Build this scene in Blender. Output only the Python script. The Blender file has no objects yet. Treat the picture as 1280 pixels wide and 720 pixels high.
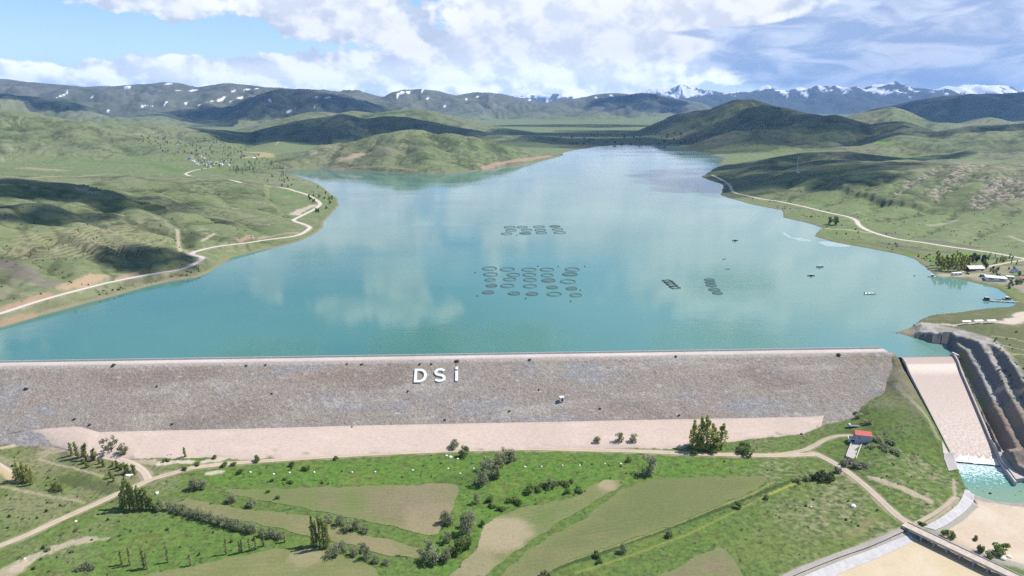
import bpy, bmesh, math, random
import numpy as np
from mathutils import Vector, Matrix
C = bpy.context.scene
LINK = C.collection.objects.link
R = math.radians
random.seed(7)
RNG = np.random.default_rng(11)

# ------------------------------------------------------------------ camera
F, PITCH, CAMZ = 850.0, R(14.64), 190.0
CP, SP = math.cos(PITCH), math.sin(PITCH)
cam = bpy.data.objects.new('camera', bpy.data.cameras.new('camera'))
LINK(cam)
cam.location = (0, 0, CAMZ)
cam.rotation_euler = (R(90) - PITCH, 0, 0)
cam.data.sensor_width = 36
cam.data.lens = F / 1280 * 36
cam.data.clip_start = 1
cam.data.clip_end = 120000
C.camera = cam

# ------------------------------------------------------------------ light, exposure
SUN_AZ, SUN_EL = R(74), R(52)
SUNV = np.array([math.sin(SUN_AZ) * math.cos(SUN_EL), math.cos(SUN_AZ) * math.cos(SUN_EL), math.sin(SUN_EL)])
sun = bpy.data.objects.new('sun', bpy.data.lights.new('sun', 'SUN'))
LINK(sun)
sun.data.energy = 4.65
sun.data.angle = R(0.5)
sun.data.color = (1, .955, .885)
sun.rotation_euler = Vector(SUNV).to_track_quat('Z', 'Y').to_euler()
C.view_settings.view_transform = 'Standard'
C.view_settings.look = 'None'
C.view_settings.exposure = 0.6
C.view_settings.gamma = 1
C.view_settings.use_curve_mapping = False
C.cycles.volume_bounces = 0
C.cycles.max_bounces = 6
C.cycles.use_denoising = False

def ray(px, py):
    """direction of the view ray through a point of the photograph (1280 x 720)"""
    u, v = px - 640.0, py - 360.0
    return np.array([u, F * CP - v * SP, -F * SP - v * CP])
def W(px, py, z=0.0):
    """point at height z under a point of the photograph"""
    d = ray(px, py)
    k = (z - CAMZ) / d[2]
    return np.array([d[0] * k, d[1] * k, z])
def P(px, py, Y):
    """point on the ray at ground distance Y"""
    d = ray(px, py)
    k = Y / d[1]
    return np.array([d[0] * k, Y, CAMZ + d[2] * k])
def azel(px, py):
    d = ray(px, py)
    return math.degrees(math.atan2(d[0], d[1])), math.degrees(math.atan2(d[2], math.hypot(d[0], d[1])))

# ------------------------------------------------------------------ node helpers
def new_mat(name):
    m = bpy.data.materials.new(name)
    m.use_nodes = True
    nt = m.node_tree
    return m, nt, nt.nodes['Principled BSDF']
class G:
    """small helper to wire math nodes"""
    def __init__(s, nt): s.nt = nt
    def n(s, t, **k):
        o = s.nt.nodes.new(t)
        for a, b in k.items(): setattr(o, a, b)
        return o
    def lk(s, a, b): s.nt.links.new(a, b)
    def put(s, sock, v):
        if isinstance(v, bpy.types.NodeSocket): s.lk(v, sock)
        else: sock.default_value = v
    def m(s, op, a, b=0.0, c=0.0, clamp=False):
        o = s.n('ShaderNodeMath', operation=op, use_clamp=clamp)
        s.put(o.inputs[0], a); s.put(o.inputs[1], b); s.put(o.inputs[2], c)
        return o.outputs[0]
    def mix(s, f, a, b, bt='MIX'):
        o = s.n('ShaderNodeMix', data_type='RGBA', blend_type=bt)
        s.put(o.inputs[0], f); s.put(o.inputs[6], a); s.put(o.inputs[7], b)
        return o.outputs[2]
    def ss(s, x, a, b, lo=0.0, hi=1.0):
        o = s.n('ShaderNodeMapRange', interpolation_type='SMOOTHSTEP')
        s.put(o.inputs[0], x); o.inputs[1].default_value = a; o.inputs[2].default_value = b
        o.inputs[3].default_value = lo; o.inputs[4].default_value = hi
        return o.outputs[0]
    def noise(s, vec, scale, detail=4, rough=.55, dist=0.0):
        o = s.n('ShaderNodeTexNoise')
        if vec is not None: s.lk(vec, o.inputs['Vector'])
        o.inputs['Scale'].default_value = scale; o.inputs['Detail'].default_value = detail
        o.inputs['Roughness'].default_value = rough; o.inputs['Distortion'].default_value = dist
        return o.outputs[0]
    def comb(s, x, y, z=0.0):
        o = s.n('ShaderNodeCombineXYZ')
        s.put(o.inputs[0], x); s.put(o.inputs[1], y); s.put(o.inputs[2], z)
        return o.outputs[0]
def c4(c): return (c[0], c[1], c[2], 1.0)

# ------------------------------------------------------------------ sky: Nishita plus procedural clouds
world = bpy.data.worlds.new('World'); C.world = world
world.use_nodes = True
def build_sky():
    nt = world.node_tree; g = G(nt)
    bg = nt.nodes['Background']
    sky = g.n('ShaderNodeTexSky', sky_type='NISHITA', sun_disc=False, sun_elevation=SUN_EL, sun_rotation=SUN_AZ,
              altitude=1800, air_density=1.0, dust_density=0.6, ozone_density=1.6)
    tc = g.n('ShaderNodeTexCoord')
    sep = g.n('ShaderNodeSeparateXYZ'); g.lk(tc.outputs['Generated'], sep.inputs[0])
    x, y, z = sep.outputs
    az = g.m('DEGREES', g.m('ARCTAN2', x, y))
    el = g.m('DEGREES', g.m('ARCSINE', z))
    # warp the edges of the cloud masses
    p0 = g.comb(g.m('MULTIPLY', az, .9), g.m('MULTIPLY', el, 1.25))
    w1 = g.noise(p0, .55, 6, .55)
    w2 = g.noise(g.comb(g.m('ADD', az, 37.0), el), .13, 3, .5)
    puff = g.m('ADD', g.m('MULTIPLY', g.m('SUBTRACT', w1, .5), 1.75), g.m('MULTIPLY', g.m('SUBTRACT', w2, .5), .5))
    def blob(cx, cy, rx, ry, w=1.0, flat=0.0):
        a0, e0 = azel(cx, cy)
        a1, _ = azel(cx + rx, cy); _, e1 = azel(cx, cy - ry)
        return blob_deg(a0, e0, abs(a1 - a0), abs(e1 - e0), w)
    def blob_deg(a0, e0, ra, re, w=1.0):
        dx = g.m('MULTIPLY', g.m('SUBTRACT', az, a0), 1 / ra)
        dy = g.m('MULTIPLY', g.m('SUBTRACT', el, e0), 1 / re)
        r2 = g.m('ADD', g.m('MULTIPLY', dx, dx), g.m('MULTIPLY', dy, dy))
        return g.m('MULTIPLY', g.m('EXPONENT', g.m('MULTIPLY', r2, -1.0)), w)
    def mir(cx, cy, rx, ry, w):
        a0, e0 = azel(cx, cy); a1, _ = azel(cx + rx, cy); _, e1 = azel(cx, cy + ry)
        return blob_deg(a0, -e0, abs(a1 - a0), abs(e1 - e0), w)
    def total(lst):
        t = lst[0]
        for b in lst[1:]: t = g.m('ADD', t, b)
        return t
    white = total([blob(*b) for b in SKY_WHITE] + [blob_deg(*b) for b in SKY_HIGH] + [mir(*b) for b in MIRROR_WHITE])
    grey = total([blob(*b) for b in SKY_GREY] + [blob_deg(*b) for b in SKY_HIGH_GREY] + [mir(*b) for b in MIRROR_GREY])
    dens = g.m('ADD', white, puff)
    a_w = g.ss(dens, .46, .70)
    # relief: denser toward the light is the bright rim of a puff
    w1b = g.noise(g.comb(g.m('ADD', g.m('MULTIPLY', az, .9), .45), g.m('ADD', g.m('MULTIPLY', el, 1.25), .75)), .55, 6, .55)
    wl = g.noise(p0, .30, 3, .5); wlb = g.noise(g.comb(g.m('ADD', g.m('MULTIPLY', az, .9), .55), g.m('ADD', g.m('MULTIPLY', el, 1.25), 1.5)), .30, 3, .5)
    relief = g.m('ADD', g.m('MULTIPLY', g.m('SUBTRACT', w1, w1b), .45), g.m('MULTIPLY', g.m('SUBTRACT', wl, wlb), .9))
    lit = g.ss(relief, -.13, .11)
    thick = g.ss(dens, .7, 1.7)
    cshade = g.mix(lit, (3.9, 4.4, 5.3, 1), (6.9, 7.0, 7.15, 1))
    cshade = g.mix(g.m('MULTIPLY', thick, .45), cshade, (5.8, 6.0, 6.4, 1))
    lowf = g.ss(el, 5.0, 1.0, 1.0, 1.75)
    cshade = g.mix(1.0, cshade, g.comb(lowf, lowf, lowf), 'MULTIPLY')
    gdens = g.m('ADD', grey, g.m('MULTIPLY', puff, .45))
    a_g = g.ss(gdens, .30, .85)
    streak = g.noise(g.comb(g.m('MULTIPLY', az, .30), g.m('MULTIPLY', el, .95)), .75, 5, .55, .6)
    cgrey = g.mix(g.ss(streak, .36, .66), (2.5, 3.3, 5.0, 1), (4.7, 5.3, 6.4, 1))
    base = g.mix(1.0, sky.outputs[0], (1.02, 1.06, 1.08, 1), 'MULTIPLY')
    # thin milky veil low on the horizon
    veil = g.ss(el, 7.0, 0.0, 0, .35)
    base = g.mix(veil, base, (5.6, 7.0, 8.4, 1))
    col = g.mix(a_g, base, cgrey)
    keep = g.m('MULTIPLY', a_w, g.ss(g.m('SUBTRACT', gdens, white), .55, .05))
    col = g.mix(keep, col, cshade)
    below = g.ss(el, -.5, -3.0)
    col = g.mix(below, col, (1.2, 1.4, 1.2, 1))
    g.lk(col, bg.inputs['Color'])
    bg.inputs['Strength'].default_value = 0.115
# blobs in the photograph's own pixels (cx, cy, rx, ry, weight)
SKY_WHITE = [(185,4,75,16,1.0),(232,14,28,14,.8),(338,10,44,18,.9),(400,38,36,11,.95),(436,4,34,12,.6),(488,32,42,18,.95),
    (600,46,32,14,.95),(650,6,56,11,.6),(30,92,60,18,1.2),(115,88,18,16,1.0),(205,84,66,13,1.0),(170,100,170,9,.7),(320,90,115,22,1.2),(430,93,105,20,1.15),
    (560,88,80,30,1.0),(690,98,140,34,.95),(820,98,110,18,.85),(760,36,80,26,.75),(860,8,130,16,.9),(930,20,50,14,.7),(1100,12,60,8,.45),(1180,100,120,7,.6)]
SKY_GREY = [(1080,62,200,48,1.7),(1250,64,140,50,1.5),(900,58,110,34,1.0),(690,40,90,20,.45),(1180,20,160,28,.85)]
# the sky above the frame, which the lake mirrors: (lake pixel, radii in pixels, weight) and, elsewhere, (azimuth, elevation, radii, weight)
MIRROR_WHITE = [(502,345,34,62,1.15),(330,352,26,38,.95),(378,300,26,48,.7),(436,388,62,22,.9),(418,262,40,44,.85),(470,262,22,50,.7),(700,262,80,46,1.5),(840,262,130,52,1.4),(590,262,230,40,.5),(420,300,130,40,.45),(600,238,22,36,.9),(740,212,150,18,1.3),(640,214,80,12,.9),
    (560,392,34,26,.7),(930,300,80,22,.8),(1010,330,160,50,1.0),(620,320,20,36,.7),(1120,370,120,40,.75),(900,370,170,40,.9),(240,300,120,40,.7),(120,360,60,20,.6)]
MIRROR_GREY = [(430,326,160,17,2.3),(770,229,150,8,1.6),(330,338,60,12,1.1),(1050,300,200,60,.55),(980,390,260,40,.45),(330,255,30,30,.6)]
SKY_HIGH = [(30,24,12,4,.7),(-40,14,8,4,.8),(-30,28,9,4,.8),(50,9,10,3,.9),(8,34,14,5,.8),(-60,25,14,7,.8),(70,18,20,7,.9),(130,20,25,8,.8),(-120,25,25,9,.8),(180,20,25,8,.8)]
SKY_HIGH_GREY = [(44,20,14,8,.6)]
build_sky()
# ------------------------------------------------------------------ noise
_g = np.random.default_rng(3)
_GA = _g.uniform(0, 2 * np.pi, 4096).astype(np.float32)
_GX, _GY = np.cos(_GA), np.sin(_GA)
def pn(x, y, seed=0):
    x = np.asarray(x, np.float32); y = np.asarray(y, np.float32)
    xi = np.floor(x); yi = np.floor(y)
    fx = x - xi; fy = y - yi
    xi = xi.astype(np.int64); yi = yi.astype(np.int64)
    u = fx * fx * fx * (fx * (fx * 6 - 15) + 10); v = fy * fy * fy * (fy * (fy * 6 - 15) + 10)
    def gr(i, j, dx, dy):
        h = (i * 374761393 + j * 668265263 + seed * 1442695041)
        h = (h ^ (h >> 13)) * 1274126177
        h = (h ^ (h >> 16)) & 4095
        return _GX[h] * dx + _GY[h] * dy
    a = gr(xi, yi, fx, fy); b = gr(xi + 1, yi, fx - 1, fy)
    c = gr(xi, yi + 1, fx, fy - 1); d = gr(xi + 1, yi + 1, fx - 1, fy - 1)
    a = a + u * (b - a); c = c + u * (d - c)
    return (a + v * (c - a)) * 1.5          # about -1 .. 1
def fbm(x, y, lam, octv=4, seed=0, gain=.5):
    t = 0; amp = 1.0; tot = 0
    for k in range(octv):
        t = t + amp * pn(x / lam, y / lam, seed + k * 17); tot += amp
        lam *= .5; amp *= gain
    return t / tot
def sst(x, a, b):
    t = np.clip((np.asarray(x, np.float32) - a) / (b - a), 0, 1)
    return t * t * (3 - 2 * t)
def lerp(a, b, t): return a + (b - a) * t
def in_poly(x, y, poly):
    poly = np.asarray(poly, float); res = np.zeros(x.shape, bool)
    xj, yj = poly[-1][:2]
    for xi_, yi_ in poly[:, :2]:
        if yi_ != yj:
            c = ((yi_ > y) != (yj > y)) & (x < (xj - xi_) * (y - yi_) / (yj - yi_) + xi_)
            res ^= c
        xj, yj = xi_, yi_
    return res
def dist_line(x, y, pts, zs=None):
    """distance to an open polyline, and the value zs interpolated at the nearest point"""
    pts = np.asarray(pts, float)
    best = np.full(x.shape, 1e18); val = np.zeros(x.shape)
    for i in range(len(pts) - 1):
        ax, ay = pts[i][:2]; bx, by = pts[i + 1][:2]
        ex, ey = bx - ax, by - ay
        L = ex * ex + ey * ey + 1e-9
        t = np.clip(((x - ax) * ex + (y - ay) * ey) / L, 0, 1)
        d = (x - ax - t * ex) ** 2 + (y - ay - t * ey) ** 2
        m = d < best
        best[m] = d[m]
        if zs is not None:
            val[m] = (zs[i] + t * (zs[i + 1] - zs[i]))[m]
        else:
            val[m] = (i + t)[m]
    return np.sqrt(best), val
def sdf_poly(x, y, poly):
    p = list(poly) + [poly[0]]
    d, _ = dist_line(x, y, p)
    return np.where(in_poly(x, y, poly), -d, d)

# ------------------------------------------------------------------ layout: the dam axis, the lake, the hills
PLAIN = -31.0
AX0 = np.array([-390.0, 482.0]); AX1 = np.array([300.0, 513.6])
AXD = (AX1 - AX0) / np.linalg.norm(AX1 - AX0)
AXN = np.array([-AXD[1], AXD[0]])                   # upstream
CREST = 3.0
def dam_uv(x, y):
    return (x - AX0[0]) * AXD[0] + (y - AX0[1]) * AXD[1], (x - AX0[0]) * AXN[0] + (y - AX0[1]) * AXN[1]
AXLEN = float(np.linalg.norm(AX1 - AX0))
def dam_hit(px, py, slope=2.0):
    """where a view ray meets the downstream face of the dam"""
    d = ray(px, py)
    # v(k) + slope*(CREST - z(k)) = 0
    f = lambda k: dam_uv(d[0] * k, d[1] * k)[1] + slope * (CREST - (CAMZ + d[2] * k))
    f0, f1 = f(0.0), f(1.0)
    k = -f0 / (f1 - f0)
    return np.array([d[0] * k, d[1] * k, CAMZ + d[2] * k])

LAKE_PX = [(-420,470),(-300,447),(-150,428),(-40,414),(0,410),(22,403),(60,392),(100,381),(150,368),(185,358),(215,351),(245,347),(262,341),(277,330),(290,321),(318,315),(350,308),(378,300),
    (398,290),(404,284),(402,279),(412,270),(424,256),(421,247),(412,241),(400,231),(384,224),(366,218),(345,215),(334,213.6),(368,212.2),(400,210.6),
    (440,213),(480,216),(520,217),(556,217),(590,214.5),(612,211),(640,206.5),(668,202),(690,198),(705,194),(706,190.5),(722,187),(745,183.5),(770,181.3),(800,180.2),(830,181),(846,182.5),
    (863,187.5),(886,193),(907,197.6),(897,208),(877,221),(904,231),(904,238),(900,244),(937,255),(981,263),(978,271.6),(1008,278),(1028,285),(1018,295),(1038,302),(1085,310),(1129,319),
    (1148,326),(1160,337),(1173,345.5),(1200,349),(1222,354),(1244,360),(1262,372),(1278,386),(1272,394),(1262,400.5),(1233,401.5),(1195,405),(1164,404.5),(1140,409),(1120,415.5),(1131,419),(1155,425.5),
    (1173,434),(1186.6,446)]
LAKE = [W(*p)[:2] for p in LAKE_PX]
LAKE += [np.array([352.0, 512.0]), np.array([309.0, 509.0]), AX1 + AXN * 3, AX0 + AXN * 3, AX0 - AXD * 800 + AXN * 3]

# every hill: crest points (px, py, ground distance), slope, roundness, floor weight
HILLS = [
 # left bank, near
 ([(-260,214,1000),(-120,216,1120),(0,219,1260),(90,222,1330),(170,220,1400),(250,221,1480),(330,226,1560),(380,233,1560)], .085, 120),
 ([(-160,280,840),(0,268,960),(80,262,1050),(160,262,1080),(230,275,1050)], .07, 60),
 ([(-200,330,640),(-60,318,720),(40,318,760),(110,312,800)], .075, 40),
 ([(250,285,1080),(320,270,1180),(370,258,1300)], .07, 50),
 # left valley side hills
 ([(-260,116,2700),(-120,127,2750),(0,137,2800),(50,145,2800),(100,158,2750),(150,172,2700),(190,185,2650)], .16, 90),
 ([(-120,172,2300),(0,178,2500),(60,186,2500),(110,194,2500),(150,198,2450)], .12, 120),
 ([(90,176,3300),(125,165,3400),(165,156,3500),(195,155,3500),(230,165,3450),(262,177,3350)], .13, 100),
 ([(120,190,2620),(160,184,2700),(205,181,2750),(235,186,2700)], .1, 70),
 ([(-150,112,5600),(0,116,5800),(50,122,6000),(110,133,6000),(160,145,5900),(215,158,5700)], .2, 200),
 ([(-300,92,9500),(-80,95,9500),(0,98,9500),(55,105,9300),(105,110,9200),(150,107,9500),(200,104,9800),(255,104,10000),(300,106,9800),(345,110,9500),(385,113,9300),(420,119,9200),(450,126,9000)], .24, 500),
 ([(230,152,7000),(270,138,7200),(315,124,7400),(350,113,7500),(378,111,7500),(415,120,7300),(455,131,7100),(500,141,6900)], .24, 250),
 # middle: dark ridge, green ridge, the hill on the shore
 ([(245,183,3700),(290,172,3800),(335,160,3900),(380,150,4000),(425,144,4050),(480,144,4050),(530,151,4000),(575,160,3900),(615,168,3800)], .2, 120),
 ([(265,170,4700),(320,156,4800),(380,143,4900),(440,137,5000),(520,137,5000),(560,145,4900),(605,158,4800)], .22, 150),
 ([(345,193,2700),(400,186,2600),(450,177,2500),(490,166,2350),(525,159.5,2330),(560,162.5,2350),(600,171,2420),(640,180,2600),(675,186,2750),(700,189.5,2900)], .20, 90),
 ([(600,172,3700),(660,169,3900),(700,172,4000),(730,177,4000)], .12, 150),
 # far centre
 ([(420,118,10500),(455,115,10500),(480,122,10500),(505,113,10500),(525,111,10600),(548,114,10600),(572,121,10500),(595,115,10800),(622,116,10900),(650,124,10600),(690,130,10300),(715,139,9800)], .26, 350),
 ([(660,132,12000),(700,126,12200),(750,118,12500),(790,114,12500),(825,119,12300),(860,126,12000),(900,136,11500)], .26, 350),
 ([(540,122,20500),(600,124,20500),(632,120.5,21000),(650,121.5,21000),(668,117,22000),(690,115.5,22000),(708,120,21500),(740,122,21500),(780,119,22000),(806,112,22500),(826,106.5,22500),(844,104.5,22500),(862,106,22500),(882,113.5,22000),(905,115.5,21500),(930,112.5,21500),(960,110,21500),(990,112.5,21000)], .42, 260),
 # right
 ([(820,134,15500),(850,124,15600),(885,117,15800),(940,114,16000),(985,109,16200),(1030,106,16300),(1060,107.5,16200),(1085,106,16300),(1130,108.5,16200),(1180,108.5,16300),(1210,104.5,16400),(1240,108,16300),(1300,110,16300),(1420,108,16000)], .30, 150),
 ([(755,174,4700),(800,163,4600),(830,152,4600),(858,141,4600),(890,130.5,4600),(920,124,4600),(945,128,4600),(975,133.5,4600),(1010,141,4500),(1045,150,4500)], .16, 90),
 ([(1040,152,7800),(1090,138,7700),(1140,127,7600),(1180,119.5,7600),(1220,117,7600),(1300,114,7500),(1420,112,7400)], .24, 200),
 ([(1050,148,5000),(1085,139,5000),(1115,135,5000),(1150,144,4900),(1190,156,4700)], .24, 90),
 ([(1185,160,4700),(1215,152,4700),(1238,147,4700),(1262,152,4700),(1300,150,4700)], .24, 70),
 ([(885,190,2900),(910,181,3000),(950,169,3200),(1000,158,3400),(1040,147,3500),(1075,150,3450),(1120,158,3300),(1160,170,3100)], .15, 70),
 ([(1085,184,2850),(1130,173,2900),(1180,163,2950),(1230,158,3000),(1290,154,3000),(1400,150,3000)], .11, 110),
 ([(915,213,1850),(945,202,1920),(975,194,1980),(1010,189,2020),(1060,189,2020),(1110,195,1980),(1150,200,1950)], .22, 50),
 ([(893,226,1640),(930,216,1660),(970,206,1720),(1010,201,1760),(1070,200,1780),(1110,204,1760)], .2, 45),
 ([(922,243,1420),(950,232,1440),(985,221,1480),(1040,212,1500),(1100,206,1520),(1150,203,1540),(1220,203,1560),(1300,205,1560),(1420,208,1540)], .125, 60),
 ([(1070,270,1160),(1110,262,1220),(1160,262,1240),(1220,259,1250),(1300,252,1270),(1420,250,1250)], .08, 70),
]
def far_y(Y): return Y * np.interp(Y, [600, 1000, 1500, 2000, 2500, 3000, 4000, 5000, 6500, 10000, 22000], [1.0, 1.04, 1.09, 1.15, 1.21, 1.28, 1.35, 1.4, 1.4, 1.3, 1.15])
HILLP = [([P(px, py, far_y(Y) * np.interp(Y, [2250, 2900, 14000, 15500], [1, .84, .84, 1])) for px, py, Y in c], s * (.95 if c[0][2] < 2050 else .72), w) for c, s, w in HILLS]
# the downstream side: control points (px, py, height), linear radial basis
CTRL = [(-400,560,-28),(-300,640,-31),(-400,720,-31),(-200,700,-32),(-200,580,-29),(0,552,-29.6),(60,548,-29.8),(0,575,-31),(0,600,-33),(60,590,-33),(0,640,-31),(0,700,-32),(120,585,-31.5),
 (180,590,-31),(220,575,-30),(260,640,-32),(150,700,-32.5),(300,590,-31),(300,650,-32),(300,710,-33),(440,580,-31),(450,640,-32),(450,700,-33),(560,570,-31),(600,620,-32.5),(560,690,-34),(600,760,-34),
 (700,575,-31),(700,640,-32.5),(700,710,-33),(840,575,-31),(840,640,-32),(840,710,-33),(960,575,-31),(950,640,-31.5),(960,700,-32.5),(1020,568,-31),(1040,620,-31),(1040,690,-33),(1100,620,-30.5),(1120,660,-31.5),(1000,760,-33),(1200,760,-33),(800,800,-33),(400,800,-33),(0,800,-33),
 (1035,530,-28),(1045,552,-30),(1075,548,-27.5),(1068,585,-31),(1100,575,-27),(1130,600,-28),(1160,640,-31),(1190,610,-31.2),(1185,590,-30.4),(1172,560,-26.8),(1130,540,-21),(1145,500,-12.5),(1110,510,-17),(1085,510,-20),(1120,475,-8),(1135,465,-4.5),
 (1270,720,-32),(1290,690,-32),(1400,720,-30)]
_cx = [W(*c) for c in CTRL]
_cx += [np.array(q, float) for q in [(-330,440,-29),(-200,440,-31),(-100,440,-31),(0,440,-31),(100,445,-31),(200,455,-30),(250,460,-27),(280,480,-17),(300,500,-5),(309,513,2.2),(310,530,-2),
   (-400,470,-29),(-500,440,-27),(-600,500,-15)]]
# right abutment, all in metres
_cx += [W(*c) for c in [(1243,408,17),(1262,405,17),(1290,402,16),(1340,400,15),(1215,406.5,14),(1190,408,11),(1165,409,8),(1145,411.5,4.5),(1126,414.8,1),(1252,440,15),(1290,445,12),(1255,470,9),(1290,480,5),(1258,500,1),(1290,515,-4),
   (1275,530,-9),(1240,545,-13),(1262,560,-18),(1300,560,-15),(1275,580,-24),(1330,590,-23),(1360,420,16),(1400,500,8),(1400,600,-18),(1247,430,15.5),(1230,415,15),(1295,610,-29),(1232,430,14),(1240,470,9),(1248,510,-1),(1240,525,-8)]]
_cx = np.array(_cx)
# the spillway: left and right foot lines, straight in plan
CH_L = np.array([[309.5, 509.0], list(W(1192, 574, -31)[:2])])
CH_R = np.array([[352.0, 511.0], list(W(1248, 579, -31)[:2])])
CH_N = 40
def chute_z(t):
    """height of the chute floor along its length, 0 = crest, 1 = foot"""
    t = np.asarray(t, float)
    return -0.35 - 3.2 * sst(t, .0, .22) - 27.6 * np.clip((t - .1) / .9, 0, 1) ** 1.06
def chute_st(x, y):
    """(s, t) inside the chute: t along, s across (0 left .. 1 right)"""
    # solve by the two lines' common parameter: t from the mean axis
    m0 = (CH_L[0] + CH_R[0]) / 2; m1 = (CH_L[1] + CH_R[1]) / 2
    t = ((x - m0[0]) * (m1 - m0)[0] + (y - m0[1]) * (m1 - m0)[1]) / ((m1 - m0) @ (m1 - m0))
    tc = np.clip(t, -1, 2)
    lx = CH_L[0][0] + (CH_L[1] - CH_L[0])[0] * tc; rx = CH_R[0][0] + (CH_R[1] - CH_R[0])[0] * tc
    return (x - lx) / (rx - lx), t
BASIN = [W(*p, -32)[:2] for p in [(1190,570),(1208,606),(1216,618),(1240,626),(1262,628),(1290,628),(1300,612),(1275,600),(1266,596),(1247,577)]]
RIVER_UP = [W(*p, -32.4)[:2] for p in [(1214,624),(1224,634),(1205,652),(1172,672),(1200,684),(1240,694),(1300,712),(1400,720),(1400,660),(1330,640),(1262,634),(1236,630)]]
RIVER_LO = [W(*p, -35.2)[:2] for p in [(1140,676),(1170,680),(1208,697),(1232,712),(1260,730),(1260,800),(960,800),(990,736),(1040,716),(1096,693)]]

# ------------------------------------------------------------------ base height on a coarse fan
NA, NR = 430, 560
AZ_MAX = R(53)
R0, R1 = 215.0, 30000.0
_az = np.linspace(-AZ_MAX, AZ_MAX, NA); _lr = np.linspace(math.log(R0), math.log(R1), NR)
_A, _L = np.meshgrid(_az, _lr, indexing='ij')
_X = np.exp(_L) * np.sin(_A); _Y = np.exp(_L) * np.cos(_A)
SDF = sdf_poly(_X, _Y, LAKE)
def hills_base():
    floor = np.clip(SDF, 0, None)
    fl = np.minimum(floor * .09, 3) + np.minimum(np.clip(floor - 30, 0, None) * .008, 24) + np.clip(_Y - 6500, 0, None) * .008
    acc = np.zeros_like(_X); top = np.zeros_like(_X); rel = np.ones_like(_X)
    for pts, s, w in HILLP:
        pts = np.array(pts)
        d, z = dist_line(_X, _Y, pts, pts[:, 2])
        drop = s * (np.sqrt(d * d + w * w) - w)
        h = z - drop - fl
        mm = h > top
        top[mm] = h[mm]; rel[mm] = (drop / np.maximum(z - fl, 5))[mm]
        acc += np.clip(h / 100, 0, None) ** 5
    return fl, 100 * acc ** .2, np.clip(rel, 0, 1)
FLOOR, HILL, REL = hills_base()
def near_base():
    x, y = _X, _Y
    K = np.linalg.norm(_cx[:, None, :2] - _cx[None, :, :2], axis=2)
    n = len(_cx)
    M = np.zeros((n + 1, n + 1)); M[:n, :n] = K; M[:n, n] = 1; M[n, :n] = 1
    w = np.linalg.solve(M, np.append(_cx[:, 2], 0))
    out = np.full(x.shape, w[n])
    for i in range(n):
        out += w[i] * np.hypot(x - _cx[i, 0], y - _cx[i, 1])
    return out
NEAR = near_base()
_u, _v = dam_uv(_X, _Y)
_bound = _v - 95 * sst(_X, 318, 400)
WNEAR = 1 - sst(_bound, 4, 22)
def bil(grid, x, y):
    a = np.arctan2(x, y); l = np.log(np.maximum(np.hypot(x, y), 1))
    i = np.clip((a + AZ_MAX) / (2 * AZ_MAX) * (NA - 1), 0, NA - 1.001); j = np.clip((l - _lr[0]) / (_lr[-1] - _lr[0]) * (NR - 1), 0, NR - 1.001)
    i0 = i.astype(int); j0 = j.astype(int); fi = i - i0; fj = j - j0
    return (grid[i0, j0] * (1 - fi) * (1 - fj) + grid[i0 + 1, j0] * fi * (1 - fj) + grid[i0, j0 + 1] * (1 - fi) * fj + grid[i0 + 1, j0 + 1] * fi * fj)
GULLY = []            # (points, depth, half width): creases carved in the hillsides
ROADCUT = []          # (points with z, half width) filled in once the roads are known

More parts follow.
